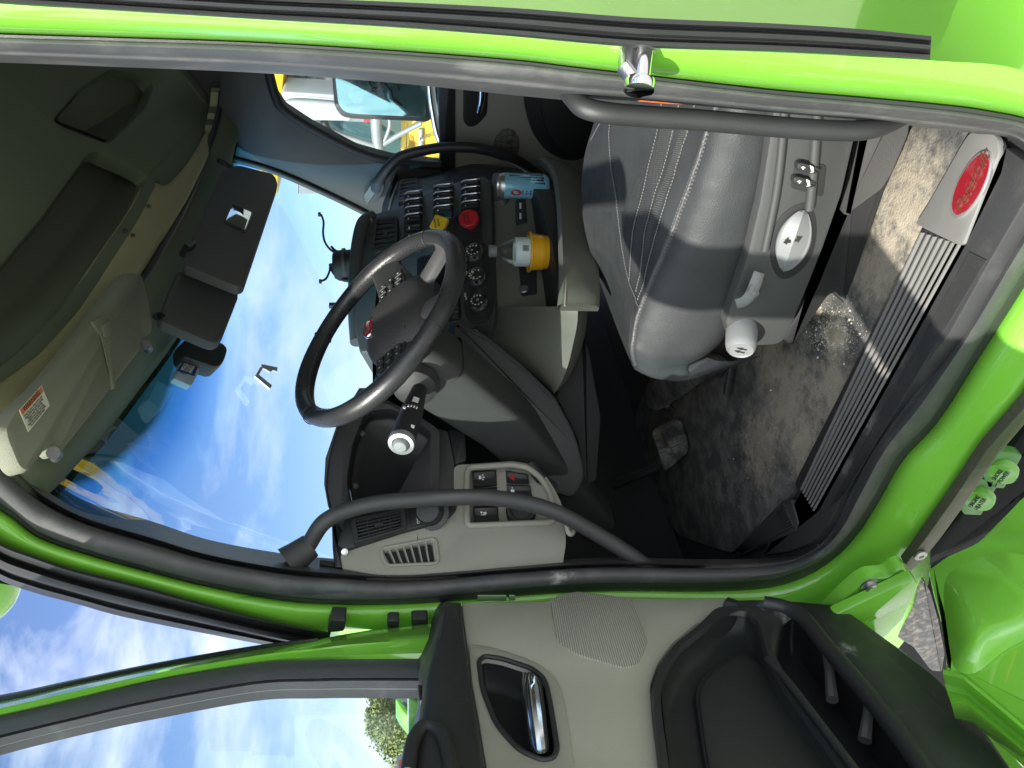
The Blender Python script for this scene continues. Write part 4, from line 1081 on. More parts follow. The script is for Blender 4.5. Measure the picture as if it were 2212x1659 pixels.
# sill plate: ribbed aluminium with an oval emblem at its rear end
SZ = FZ+.006
sp0, sp1 = V((1734,1062)), V((2064,500))
ZS = AZ(SZ)
base = fillet([(1716,1046),(1722,1030),(1976,532),(2008,470),(2092,300),(2122,290),(2160,300),(2168,318),(2150,380),(2080,528),(1770,1096),(1754,1108)], [5,8,5,5,10,10,10,10,20,8,8,8])
SPL = slab('sill_plate', base, ZS, .006, RUBBER, TR, bev=.002)
qa, qb = V((1726,1054)), V((1757,1106)); qc, qd = V((2076,530)), V((1983,500))
bm = bmesh.new()
for k in range(7):
    t = (k+.5)/7; w_ = .030
    A0, A1 = qa.lerp(qb, t-w_/1.2), qa.lerp(qb, t+w_/1.2); B0, B1 = qd.lerp(qc, t-w_/1.2), qd.lerp(qc, t+w_/1.2)
    bslab(bm, [AZ(SZ+.005)(*p) for p in (A0,A1,B1,B0)], .006, .0012)
fin(bm, 'ribs', ALU, SPL)
em = fillet([(1976,484),(2004,440),(2080,306),(2094,286),(2140,284),(2156,300),(2158,330),(2080,528),(2070,530)], [6,10,14,10,14,12,16,6,4])
slab('end_plate', em, AZ(SZ+.006), .008, ALU, SPL, bev=.002)
eo = ell(2096,398, 76, 27, math.radians(-63.5), 40)
EZ = AZ(SZ+.0072)
bm = bmesh.new()
c = sum([V(p) for p in eo], V((0,0)))/len(eo)
bslab(bm, [AZ(SZ+.010)(*(c+(V(p)-c)*1.06)) for p in eo], .006, .0015, mi=0)
bslab(bm, [AZ(SZ+.0105)(*(c+(V(p)-c)*.96)) for p in eo], .002, .0004, mi=1)
xd = AZ(SZ)(2131,330)-AZ(SZ)(2063,466); xd = -xd if xd.x < 0 else xd
btext(bm, 'Peterbilt', AZ(SZ+.0112)(2098,398), xd, V((0,1,0)), .029, 2, shear=.45, ext=.0006, space=.92)
fin(bm, 'emblem', [SILV, REDE, mat('dull_gold', (.22,.07,.05), .5, .5)], SPL, recalc=False)
# stepped black sill cover between plate and seal
sc_ = fillet([(1757,1110),(1768,1100),(2082,530),(2160,372),(2172,318),(2218,352),(2222,420),(2140,560),(2050,722),(1950,850),(1875,962),(1826,1056),(1790,1130),(1752,1172),(1700,1192),(1650,1200),(1664,1150),(1716,1088),(1740,1118)], 4)
slab('sill_cover', sc_, AZ(SZ+.001), .03, RUBBER, TR, bev=.003)
bm = bmesh.new()
for k in range(15):
    t = .16+.68*k/14
    A = V((1790,1100)).lerp(V((1838,1056)), t) + V((-6,6)); B = V((2088,540)).lerp(V((2140,566)), t)
    P0, P1 = AZ(SZ+.0012)(*A), AZ(SZ+.0012)(*B)
    d = (P1-P0).normalized(); s = V((0,0,1)).cross(d)*.0008
    bbox(bm, (P0+P1)/2+V((0,0,.0004)), ((P1-P0)/2, s, V((0,0,.0012))))
fin(bm, 'sill_ribbing', RUBBER, TR)
# dead pedal (ribbed foot rest) in the front corner
fr = slab('foot_rest', fillet([(1578,1196),(1592,1180),(1690,1080),(1708,1078),(1722,1130),(1716,1150),(1650,1176),(1600,1200)], 5), AZ(FZ+.012), .04, RUBBER, TR, bev=.006)
bm = bmesh.new()
for k in range(9):
    t = (k+.7)/9.6
    A = V((1594,1184)).lerp(V((1606,1198)), t); B = V((1692,1086)).lerp(V((1716,1140)), t)
    P0, P1 = AZ(FZ+.0135)(*A), AZ(FZ+.0135)(*B); s = V((0,0,1)).cross((P1-P0).normalized())*.0024
    bbox(bm, (P0+P1)/2, ((P1-P0)/2, s, V((0,0,.003))))
fin(bm, 'foot_rest_rib', RUBBER, fr)
# accelerator treadle
ACP = plane3(AZ(1.19)(1516,772), AZ(1.17)(1550,800), AX(-1.52)(1396,850))
PEDR = mat('pedal_rubber', (.040,.041,.041), .6, bump=.4, bscale=300, dust=((.36,.34,.31), .6, 22, (1, 1, 1)))
ac = slab('accelerator_pedal', fillet([(1394,842),(1412,824),(1512,772),(1534,776),(1550,788),(1552,802),(1420,888),(1400,884),(1396,870)], 6), ACP, .03, PEDR, TR, bev=.005)
bm = bmesh.new()
for k in range(8):
    t = (k+.5)/8
    A = V((1398,846)).lerp(V((1418,884)), t); B = V((1514,776)).lerp(V((1548,798)), t)
    P0, P1 = shift(ACP,.001)(*A), shift(ACP,.001)(*B); d = (P1-P0); n_ = (CAM-P0).normalized(); s = d.normalized().cross(n_).normalized()*.003
    bbox(bm, (P0+P1)/2, (d*.48, s, n_*.0025))
fin(bm, 'treadle_rib', PEDR, ac)
tube('pedal_hinge', [AZ(1.15)(1552,806), AZ(1.14)(1580,790), AZ(1.135)(1570,850)], .010, BLK, ac)
tube('pedal_link', [ACP(1440,876,-.02), ACP(1460,900,-.06), ACP(1435,905,-.1)], .008, STEEL, ac)
# brake pedal
BKP = plane3(AX(-1.54)(1410,936), AX(-1.52)(1460,902), AX(-1.50)(1484,950))
bk = slab('brake_pedal', fillet([(1407,932),(1420,922),(1456,902),(1472,908),(1485,950),(1480,962),(1436,998),(1428,996)], 7), BKP, .03, PEDR, TR, bev=.005)
bm = bmesh.new()
for (a, b) in (((1412,944),(1476,916)),((1416,958),(1482,938)),((1424,980),(1484,952)),((1432,916),(1456,984)),((1446,908),(1470,972))):
    P0, P1 = BKP(*a, .0006), BKP(*b, .0006); n_ = (CAM-P0).normalized(); s = (P1-P0).normalized().cross(n_)*.0012
    bbox(bm, (P0+P1)/2, ((P1-P0)/2, s, n_*.0006))
fin(bm, 'pedal_groove', BLK2, bk)
bm = bmesh.new()
eb = ell(1436,952, 23, 12, math.radians(68), 28)
bslab(bm, [BKP(*p, .002) for p in eb], .003, .001, mi=0)
xx = BKP(1427,930)-BKP(1445,974); xx = xx if xx.y > 0 else -xx
btext(bm, 'Peterbilt', BKP(1436,952,.003), xx, BKP(1425,956)-BKP(1447,948), .022, 1, shear=.3, ext=.0006)
fin(bm, 'pedal_emblem', [PEDR, BLK2], bk, recalc=False)
tube('pedal_arm', [BKP(1440,990,-.02), AX(-1.60)(1412,1012), AX(-1.68)(1370,1030), AX(-1.78)(1318,1052)], [.013,.014,.014,.014], BLK, bk, n=5)
# ---- grit and dust on the mat
GRIT = mat('pale_grit', (.55,.52,.44), .9); SAND = mat('sandy_dust', (.40,.35,.26), .95, bump=1, bscale=300, var=.3, vscale=60)
bm = bmesh.new(); rnd = random.Random(3)
for k in range(2600):
    if k < 1900:
        a = rnd.uniform(0, 6.28); rr = abs(rnd.gauss(0, 1)); x, y = 1800+30*rr*math.cos(a), 722+26*rr*math.sin(a)
    elif k < 2200:
        x, y = rnd.gauss(1768,28), rnd.gauss(680,40)
    else:
        t = rnd.random(); x, y = 1560+t*330+rnd.gauss(0,26), 1080-t*300+rnd.gauss(0,70)
    s = rnd.choice((.0005,.0006,.0008,.0010)) * (3.2 if rnd.random() < .03 else 1)
    p = AZ(FZ)(x, y)
    bmesh.ops.create_icosphere(bm, subdivisions=1, radius=s, matrix=Matrix.Translation(p+V((0,0,s*.4))) @ Matrix.Diagonal((1, rnd.uniform(.6,1.2), .7, 1)))
gr = fin(bm, 'grit', GRIT, None); tag(gr, 'pale grit and crumbs scattered over the cab floor mat and sill', 'grit', kind='stuff')
bm = bmesh.new()
def dustheap(cx, cyy, rx, ry, h):
    rings = []
    for j in range(7):
        s = 1-j/6
        ring = []
        for k in range(26):
            a = 2*math.pi*k/26; q = 1+.22*math.sin(3*a+1)+.14*math.sin(7*a+2)+.08*rnd.uniform(-1,1)
            ring.append(AZ(FZ+.0006+h*(1-s*s)+rnd.uniform(0,h*.15))(cx+rx*s*q*math.cos(a), cyy+ry*s*q*math.sin(a)))
        rings.append(ring)
    v = bloft(bm, rings, closed=True)
dustheap(1805,722,20,17,.003); dustheap(1770,672,6,7,.001)
ds = fin(bm, 'sand', SAND, None, ang=60); tag(ds, 'small spill of tan sand on the floor mat beside the seat', 'sand', kind='stuff')
# ================================================================= driver's seat
SEAT = None
def col(pts): return pts
# columns across the cushion (far silhouette -> near side bottom); rows from the back to the front; (x, y, depth Y)
C = [
 [(1322,120,1.66),(1300,200,1.65),(1282,268,1.64),(1262,340,1.63),(1256,420,1.61),(1264,500,1.60),(1290,590,1.58),(1322,680,1.55),(1344,738,1.50),(1362,778,1.44)],
 [(1350,120,1.50),(1330,200,1.50),(1312,270,1.50),(1300,345,1.50),(1292,420,1.50),(1296,500,1.49),(1312,590,1.48),(1332,680,1.46),(1348,740,1.42),(1363,780,1.38)],
 [(1400,120,1.35),(1384,200,1.36),(1372,272,1.36),(1358,345,1.36),(1344,420,1.36),(1332,500,1.37),(1334,590,1.37),(1340,680,1.36),(1350,740,1.33),(1365,782,1.30)],
 [(1470,120,1.24),(1450,200,1.245),(1430,275,1.25),(1408,350,1.25),(1388,425,1.25),(1368,505,1.26),(1360,595,1.27),(1351,682,1.26),(1354,742,1.24),(1366,784,1.22)],
 [(1540,120,1.17),(1516,200,1.175),(1490,280,1.18),(1462,355,1.18),(1434,430,1.18),(1404,515,1.19),(1386,600,1.20),(1362,685,1.20),(1358,746,1.18),(1368,786,1.17)],
 [(1580,120,1.135),(1556,200,1.135),(1530,285,1.135),(1500,375,1.135),(1470,455,1.14),(1436,540,1.145),(1400,620,1.15),(1374,694,1.15),(1366,752,1.14),(1374,788,1.14)],
 [(1610,120,1.115),(1590,200,1.113),(1566,285,1.112),(1540,380,1.110),(1512,462,1.110),(1480,548,1.112),(1446,628,1.118),(1414,698,1.122),(1398,756,1.124),(1396,796,1.128)],
 [(1650,120,1.105),(1632,200,1.102),(1612,288,1.100),(1590,385,1.098),(1566,470,1.098),(1536,558,1.100),(1508,638,1.104),(1476,705,1.108),(1448,762,1.114),(1434,797,1.122)],
 [(1700,120,1.115),(1684,200,1.112),(1664,290,1.110),(1642,390,1.108),(1620,480,1.108),(1598,566,1.110),(1582,640,1.112),(1558,715,1.116),(1520,760,1.124),(1484,786,1.130)],
 [(1720,120,1.16),(1705,200,1.16),(1690,290,1.16),(1668,390,1.16),(1646,480,1.16),(1622,566,1.16),(1600,640,1.16),(1568,722,1.17),(1530,766,1.18),(1492,788,1.18)],
]
G = []
for c in C:
    p3 = [AY(q[2])(q[0], q[1]) for q in c]
    G.append(catmull(p3, 6))
G = [list(r) for r in zip(*G)]
G = [catmull(r, 5) for r in G]      # rows front-to-back, fine columns
sroot = None
bm = bmesh.new()
# worn leather: shallow creases along the bolster, a slight sag in the middle
from mathutils import noise
for i in range(1, len(G)-1):
    for j in range(1, len(G[0])-1):
        n = (G[i+1][j]-G[i-1][j]).cross(G[i][j+1]-G[i][j-1]).normalized()
        if n.dot(CAM-G[i][j]) < 0: n = -n
        u = j/5; p = G[i][j]
        q = noise.noise(V((p.x*20, p.y*20, p.z*20)))*.0022 + noise.noise(V((p.x*70, p.y*16, p.z*30)))*(.0022 if 3 < u < 6 else .0008)
        G[i][j] = p + n*q
# rounded front: close the front edge downward
front = G[-1]
extra = [[p + V((-.030*math.sin(a), -.0, -.05*(1-math.cos(a)))) for p in front] for a in (.5, 1.0, 1.5)]
extra.append([p + V((.02, 0, -.14)) for p in front])
rows = G + extra
bloft(bm, rows)
ST_ = fin(bm, 'seat', LEATH, TR, ang=70, label='black leather driver seat')
# seam piping and stitch rows
def uvp(u, v, off=0.0):
    """u: across in column units 0..9, v: 0..1 back to front"""
    fi = v*(len(G)-1); i = int(min(fi, len(G)-2)); f = fi-i
    fj = u*5; j = int(min(fj, len(G[0])-2)); g_ = fj-j
    p = (G[i][j].lerp(G[i][j+1], g_)).lerp(G[i+1][j].lerp(G[i+1][j+1], g_), f)
    n = (G[i+1][j]-G[i][j]).cross(G[i][j+1]-G[i][j]).normalized()
    if n.dot(CAM-p) < 0: n = -n
    return p + n*off, n
def stitched(name, pts, step=.0065, off=.0012, m=STITCH, L=.0022, wdt=.0006):
    bm = bmesh.new()
    P = [uvp(u, v, off) for u, v in pts]
    acc = 0
    for (a, na), (b, nb) in zip(P, P[1:]):
        d = b-a; l = d.length
        if l < 1e-6: continue
        t = step - acc
        while t < l:
            c = a + d*(t/l); dn = d/l
            bbox(bm, c, (dn*L, na.cross(dn)*wdt, na*.0005)); t += step
        acc = l - (t-step)
    return fin(bm, name, m, ST_, recalc=False)
def ln(pts, n=10): return [(p.x, p.y) for p in catmull([V(p) for p in pts], n)]
sm_ = ln([(4.9,0),(4.95,.3),(5.0,.6),(5.0,.85),(4.9,1)])
bm = bmesh.new()
btube(bm, [uvp(u,v,.0008)[0] for u,v in sm_], .0036, 8)
fin(bm, 'piping', LEATH2, ST_)
stitched('stitching', [(u-.09,v) for u,v in sm_], .007)
stitched('stitching', [(u+.10,v) for u,v in sm_], .007, m=mat('grey_thread',(.12,.12,.12),.8))
stitched('stitching', [(u+.16,v) for u,v in sm_], .007, m=MATS['grey_thread'])
seams = [[(1.0,.0),(1.15,.25),(1.75,.45),(2.4,.60),(3.0,.68),(4.0,.72),(4.9,.73)],
         [(2.6,0),(2.9,.25),(2.95,.45),(3.0,.68)],
         [(3.2,0),(3.5,.3),(3.6,.5),(3.9,.71)],
         [(3.8,0),(4.0,.3),(4.2,.5),(4.45,.72)],
         [(.2,.28),(.8,.18),(1.2,.08),(1.4,0)],
         [(1.15,.25),(1.5,.5),(1.5,.62),(1.7,.80),(2.6,.93),(4.9,.97)]]
for s_ in seams[:5]:
    q = ln(s_)
    stitched('stitching', q, .006, L=.0018, wdt=.0005)
    bm = bmesh.new(); btube(bm, [uvp(u+.05,v,-.0002)[0] for u,v in q], .0012, 5); fin(bm, 'seam_groove', BLK2, ST_)
# perforated panels: rows of tiny pale dots between the seams
bm = bmesh.new()
def dots(u0, u1, v0, v1, nu, nv, r=.0009):
    for i in range(nu):
        for j in range(nv):
            u = u0+(u1-u0)*(i+.5*(j%2))/nu; v = v0+(v1-v0)*j/nv
            p, n = uvp(u, v, .0005); t = n.orthogonal().normalized()*r; s = n.cross(t)
            vs = [bm.verts.new(p+t*math.cos(a)+s*math.sin(a)) for a in (0,1.57,3.14,4.71)]
            bm.faces.new(vs)
dots(1.3,2.85,.22,.50,26,46); dots(3.0,3.5,.22,.66,9,70); dots(3.7,4.0,.2,.66,6,70); dots(4.15,4.7,.76,.97,12,34)
fin(bm, 'perforation', mat('perforation_grey', (.17,.175,.17), .7), ST_, recalc=False)
# ---- plastic side panel with its controls
SDP = AY(1.085)
pan = fillet([(1566,700),(1574,672),(1584,640),(1612,560),(1640,440),(1662,300),(1680,150),(1870,150),(1850,300),(1822,420),(1780,540),(1740,640),(1700,735),(1680,748),(1608,752),(1580,742)], [10,10,8,8,8,8,4,4,8,8,8,8,14,14,16,14])
sp_o = slab('seat_side_panel', pan, SDP, .05, DARK, ST_, bev=.010)
tube('panel_rib', [SDP(1700,150,.002), SDP(1690,300,.002), SDP(1676,420,.002), SDP(1652,540,.002)], .007, DARK, ST_, n=5, seg=8)
tube('panel_rib', [SDP(1770,150,.002), SDP(1762,300,.002), SDP(1752,420,.002), SDP(1748,452,.002)], .008, DARK, ST_, n=5, seg=8)
slab('control_recess', fillet([(1722,342),(1786,358),(1778,426),(1708,406)], 8), shift(SDP,.002), .004, BLK2, ST_, bev=.001)
def seatsym(bm, proj, c, k):
    o = V(c)
    f_ = lambda x, y: proj(o.x+x*k, o.y+y*k)
    btube(bm, [f_(10,-14), f_(2,-4), f_(-3,6), f_(4,10), f_(14,8)], .0016, 5)
for cx_, cy_ in ((1748,364),(1740,394)):
    P = fillet([(cx_-24,cy_-10),(cx_-16,cy_-13),(cx_+22,cy_-2),(cx_+26,cy_+8),(cx_+14,cy_+14),(cx_-22,cy_+8),(cx_-27,cy_)], 6)
    k_ = slab('lumbar_rocker', P, shift(SDP,.013), .014, BLK, ST_, bev=.004)
    bm = bmesh.new(); q = shift(SDP,.0142)
    for e in (((cx_-17,cy_-2),(cx_-9,cy_-2)),((cx_-13,cy_-5),(cx_-13,cy_+2))): btube(bm, [q(*e[0]), q(*e[1])], .0009, 5)
    btube(bm, [q(cx_+2,cy_-6), q(cx_+8,cy_-3), q(cx_+9,cy_+7), q(cx_+3,cy_+8)], .0010, 5)
    btube(bm, [q(cx_+3,cy_-3), q(cx_+6,cy_+5)], .0008, 5)
    fin(bm, 'rocker_mark', WHT, k_)
# oval slide knob
ov = [(1670,530),(1676,500),(1692,472),(1716,455),(1740,450),(1754,470),(1758,505),(1750,545),(1730,575),(1704,592),(1684,588),(1672,562)]
slab('knob_recess', catmull([V(p)+ (V(p)-V((1712,522)))*.14 for p in ov], 4, True), shift(SDP,.0015), .004, BLK2, ST_, bev=.001)
bm = bmesh.new(); rows = []
TA_, TB_ = V((1738,453)), V((1692,587)); axd = (TB_-TA_).normalized(); axp = V((-axd.y, axd.x))
for k in range(21):
    t = k/20; hw = 37*math.sin(math.pi*t)**.62
    c_ = TA_.lerp(TB_, t) + axp*0
    hh = .020*math.sin(math.pi*min(max(t,.02),.98))**.5
    rows.append([shift(SDP, h_)(*(c_+axp*(u_*hw))) for u_, h_ in ((-1,0),(-1,hh*.35),(-.93,hh*.55),(-.80,hh*.56),(-.40,hh*.85),(0,hh*1.15),(.40,hh*.85),(.80,hh*.56),(.93,hh*.55),(1,hh*.35),(1,0))])
bloft(bm, rows)
ko = fin(bm, 'slide_knob', WHITE, ST_, ang=14)
bm = bmesh.new(); q = shift(SDP,.0225)
for s in (-1, 1):
    P = [(1712+s*4,519-s*1),(1712+s*10,517-s*2),(1712+s*9,512-s*2),(1712+s*20,519-s*5),(1712+s*12,527-s*2),(1712+s*11,523-s*2),(1712+s*4,524-s*1)]
    bslab(bm, [q(*p) for p in P], .0008, 0)
fin(bm, 'knob_arrow', BLACKP, ko)
# hook lever and round knob
bm = bmesh.new(); lp_ = catmull([V(p) for p in ((1640,588),(1634,606),(1626,626),(1616,643),(1604,652),(1590,656))], 5); rows = []
for i, p in enumerate(lp_):
    t_ = (lp_[min(i+1,len(lp_)-1)]-lp_[max(i-1,0)]).normalized(); q_ = V((-t_.y, t_.x)); k = i/(len(lp_)-1)
    w_ = 13.5-2*abs(k-.3)*2; z0 = .034+.010*math.sin(k*3.14)-.010*(1-k)
    rows.append([shift(SDP, z0+dz)(*(p+q_*(w_*u_))) for u_, dz in ((-1,.001),(-.9,.006),(0,.0075),(.9,.006),(1,.001),(.9,-.004),(-.9,-.004))])
v = bloft(bm, rows, closed=True); bm.faces.new(v[0]); bm.faces.new(v[-1])
btube(bm, [SDP(1628,634,-.005), SDP(1626,630,.034)], .010, 12)
hl = fin(bm, 'air_lever', WHITE, ST_, ang=50)
bm = bmesh.new()
for e in ((1610,628),(1614,620),(1618,631)): blathe(bm, shift(SDP,.0505)(e[0]+10, e[1]+2), V((0,-1,0)), [(.004,0),(.004,.0006)], 10)
bslab(bm, [shift(SDP,.0508)(*p) for p in rect(1617,626,1628,632)], .0008, 0)
fin(bm, 'lever_mark', mat('grey_print',(.2,.2,.2),.6), hl)
kc = shift(SDP,.0)(1602,716); axk = V((-.35,-.9,.25)).normalized()
rk = pxm(33, kc)
kb = lathe('damper_knob', kc, axk, [(rk*.9,-.02),(rk*1.02,.0),(rk*1.0,.028),(rk*.93,.038),(rk*.8,.043),(rk*.72,.041),(.001,.041)], WHITE, ST_)
bm = bmesh.new()
ctr = kc+axk*.0425; ux = axk.cross(V((0,0,1))).normalized(); uy = axk.cross(ux)
if uy.z < 0: uy = -uy
for s in (-1, 1):
    bslab(bm, [ctr+ux*a+uy*(b) for a, b in ((-.004+s*.005,.001*s),(0+s*.005,.010),(.004+s*.005,.001*s),(.0015+s*.005,.001*s),(.0015+s*.005,-.009),(-.0015+s*.005,-.009),(-.0015+s*.005,.001*s))], .0005, 0, n=axk)
fin(bm, 'knob_arrow', BLACKP, kb)
# pedestal and slide below the panel
PD = AY(1.15)
slab('seat_base', fillet([(1690,740),(1700,715),(1760,620),(1800,520),(1850,400),(1868,150),(1990,150),(1968,270),(1950,330),(1905,430),(1868,540),(1834,640),(1818,648),(1808,630),(1790,640),(1714,748)], 6), PD, .5, BLK2, ST_, bev=.006)
RAILM = mat('grey_floor_metal', (.11,.11,.11), .45, .4, bump=.4, bscale=400, rvar=.1, dust=((.3,.3,.28), .2, 14, (1,1,1)))
slab('slide_rail', fillet([(1826,470),(1864,300),(1880,150),(1980,150),(1966,290),(1930,376),(1908,410)], 6), AY(1.125), .03, RAILM, ST_, bev=.008)
tube('seat_bolt', [AZ(FZ)(1805,592)+V((0,0,.03)), AZ(FZ)(1818,622)+V((0,0,.02)), AZ(FZ)(1826,648)], .006, BLK2, ST_, n=4, seg=8)
# grab bar on the rear pillar, in front of the seat back
gp_ = [AY(1.02)(1222,196), AY(.99)(1236,208), AY(.965)(1262,232), AY(.955)(1310,244), AY(.955)(1400,252), AY(.955)(1520,260), AY(.955)(1680,274), AY(.955)(1800,282), AY(.96)(1880,280), AY(.985)(1940,262), AY(1.01)(1990,236)]
tube('grab_bar', gp_, [.011,.0130,.0138,.0138,.0138,.0138,.0138,.0138,.013,.010,.006], BLK, TR, n=6, label='thick straight grab bar beside the seat on the rear pillar', flat=1.0)
# orange case standing behind the bar
ORG = mat('orange_plastic', (.85,.13,.01), .5, bump=.2, bscale=300)
bm = bmesh.new()
OP = AY(1.052)
bslab(bm, [OP(*p) for p in fillet([(1312,150),(1600,178),(1600,238),(1545,231),(1440,226),(1345,218),(1318,205)], 8)], .02, .004, mi=0)
oq = shift(OP,.001)
btext(bm, 'TOUGHNESS', oq(1482,223), oq(1482,180)-oq(1482,260), oq(1400,223)-oq(1540,223), .014, 1)
oc = fin(bm, 'orange_case', [ORG, BLACKP], None, recalc=False); tag(oc, 'bright orange case showing as a thin strip behind the seat side grab bar', 'case')
# ================================================================= the open door
DA = math.radians(28)
DPt = V((-1.27,.83,0)); DN = V((math.cos(DA), math.sin(DA), 0))
DPL = pl(DPt, DN)
def D(off): return shift(DPL, off)
# pressed green door shell: window frame plus lower edge
fo = [(-260,1555),(0,1516),(167,1478),(333,1443),(553,1403),(686,1382),(753,1369),(925,1347),(1106,1330),(1300,1312),(1560,1300),(1760,1302),(1860,1345),(1960,1410),(2060,1500),(2200,1640),(2330,1780)]
fi_ = [(-260,1610),(0,1549),(167,1511),(333,1471),(553,1434),(753,1426),(900,1425),(1000,1424)]
fob = catmull([V(p) for p in fo], 6)
# frame band above the belt, rolled section
def rband(name, pa, pb, prof, m, par, thick=.0, n=8, lbl=None):
    a = resamp2(catmull([V(p) for p in pa], n), 60); b = resamp2(catmull([V(p) for p in pb], n), 60)
    rows = [[D(o)(*(p*(1-t)+q*t)) for p, q in zip(a, b)] for t, o in prof]
    return loft(name, rows, m, par, ang=50, label=lbl)
def resamp2(P, n):
    L = [0]
    for a, b in zip(P, P[1:]): L.append(L[-1]+(b-a).length)
    out = []
    for k in range(n):
        t = L[-1]*k/(n-1); i = 0
        while i < len(L)-2 and L[i+1] < t: i += 1
        u = (t-L[i])/max(L[i+1]-L[i], 1e-9); out.append(P[i].lerp(P[i+1], u))
    return out
shell = slab('door', [(p.x,p.y) for p in fob if p.x >= 900] + [(2330,2300),(880,2300),(880,1420)], D(-.045), .05, GREEN, TR, bev=.008, label='open near door with taupe inner panel')
rband('window_frame', [(-260,1552),(0,1514),(167,1476),(333,1442),(553,1402),(686,1381),(753,1368),(925,1346),(1010,1336)], [(-260,1610),(0,1551),(167,1513),(333,1473),(553,1436),(686,1428),(753,1427),(900,1427),(1010,1427)],
      [(-.02,-.06),(.0,-.03),(.05,-.012),(.3,-.004),(.42,.0),(.5,-.003),(.8,-.006),(.95,-.014),(1.0,-.03)], GREEN, shell)
rband('door_seal', [(-260,1540),(0,1501),(167,1466),(333,1432),(553,1394),(686,1378)], [(-260,1556),(0,1518),(167,1479),(333,1444),(553,1404),(686,1384)], [(0,-.05),(0,-.02),(.3,-.012),(.8,-.014),(1,-.03)], BLK, shell)
CHM = mat('window_channel_rubber', (.10,.105,.11), .6, bump=.3, bscale=500, dust=((.4,.4,.38), .2, 18, (1,1,1)))
rband('window_channel', [(-260,1606),(0,1549),(167,1511),(333,1471),(553,1434),(686,1427),(753,1425),(900,1424),(1010,1424)], [(-260,1712),(0,1632),(200,1582),(333,1554),(553,1514),(686,1509),(753,1508),(900,1509),(1010,1510)],
      [(-.05,-.02),(.0,-.012),(.10,-.014),(.12,-.006),(.30,-.004),(.46,-.006),(.48,-.014),(.53,-.014),(.55,-.010),(.75,-.018),(.77,-.021),(1.0,-.030),(1.0,-.05)], CHM, shell)
DG = glass('door_glass', (.93,.97,.97), .08, dirt=.03)
bm = bmesh.new()
bslab(bm, [D(-.036)(*p) for p in [(-260,1680),(0,1612),(200,1560),(333,1534),(553,1498),(900,1494),(1000,1494),(1000,2300),(-300,2300)]], .004, 0)
fin(bm, 'door_glass', DG, shell)
# rear half of the door, out of the picture: keeps the light and its shadow true
def dw(w_, z, o=0): return DPt + V((math.sin(DA), -math.cos(DA), 0))*w_ + V((0,0,z)) + DN*o
bm = bmesh.new()
for (w0, w1, z0, z1) in ((.78,1.21,.95,1.86),(1.04,1.21,1.86,2.62)):
    bslab(bm, [dw(w0,z0,-.05), dw(w1,z0,-.05), dw(w1,z1,-.05), dw(w0,z1,-.05)], .05, .004)
btube(bm, [D(-.03)(-260,1585), dw(.6,2.70,-.03), dw(1.1,2.68,-.03)], .04, 10)
fin(bm, 'door_rear_half', GREEN, shell)
# belt: padded dark top rail with a flat top ledge
lo_ = [(953,1300),(940,1318),(922,1372),(900,1426),(897,1449),(905,1478),(906,1510),(892,1572),(877,1659),(862,1760),(848,1900)]
cr_ = [(957,1303),(950,1322),(938,1380),(920,1452),(914,1480),(911,1516),(900,1574),(886,1659),(872,1760),(858,1900)]
bo_ = [(996,1303),(997,1322),(1008,1400),(1018,1470),(1024,1510),(1032,1560),(1040,1610),(1049,1662),(1062,1760),(1080,1900)]
def RS(l): return resamp2(catmull([V(p) for p in l], 6), 70)
A_, B_, C_ = RS(lo_), RS(cr_), RS(bo_)
rows = [[D(-.045)(*p) for p in A_], [D(-.02)(*p) for p in A_], [D(.038)(*p) for p in B_], [D(.052)(*(p*.92+q*.08)) for p, q in zip(B_, C_)], [D(.058)(*(p*.8+q*.2)) for p, q in zip(B_, C_)], [D(.052)(*(p*.4+q*.6)) for p, q in zip(B_, C_)], [D(.044)(*(p*.06+q*.94)) for p, q in zip(B_, C_)], [D(.036)(*q) for q in C_], [D(.02)(*q) for q in C_]]
# start cap (hinge end)
bm = bmesh.new(); vs = bloft(bm, rows); 
bm.faces.new([r[0] for r in vs])
fin(bm, 'belt_rail', BLK, shell, ang=55)
slab('belt_clip', fillet([(902,1478),(906,1512),(914,1514),(916,1480)], 2), D(.03), .05, BLK, shell, bev=.002)
# pull-cup in the belt rail
cup('pull_recess', fillet([(893,1672),(905,1590),(925,1572),(950,1584),(968,1620),(980,1700)], 12), D(.060), .05, BLK2, shell, shrink=.25)
tube('pull_rim', [D(.058)(*p) for p in ((880,1672),(892,1602),(915,1570),(942,1576),(962,1604),(980,1680))], .010, BLK, shell, n=5)
# taupe inner panel
tp = fillet([(996,1301),(1100,1299),(1180,1297),(1196,1290),(1240,1277),(1300,1281),(1364,1290),(1480,1292),(1568,1290),(1620,1300),(1506,1346),(1456,1386),(1422,1432),(1406,1480),(1410,1540),(1422,1640),(1440,1800),(1460,2250),(1100,2250),(1082,1900),(1050,1662),(1033,1560),(1018,1470),(1004,1366)], [5,8,8,8,8,8,8,8,5,4,10,10,10,10,10,10,4,0,0,4,10,10,10,10])
hcup = fillet([(1034,1428),(1046,1417),(1082,1422),(1150,1444),(1178,1468),(1189,1520),(1204,1616),(1196,1638),(1172,1643),(1122,1622),(1072,1566),(1042,1490)], [10,10,14,14,16,16,12,10,12,20,24,20])
TP_ = D(.030)
DTP = slab('door_panel', tp, TP_, .05, TAUPE, shell, bev=.006, holes=[[(p.x,p.y) for p in hcup]], hdepth=.012)
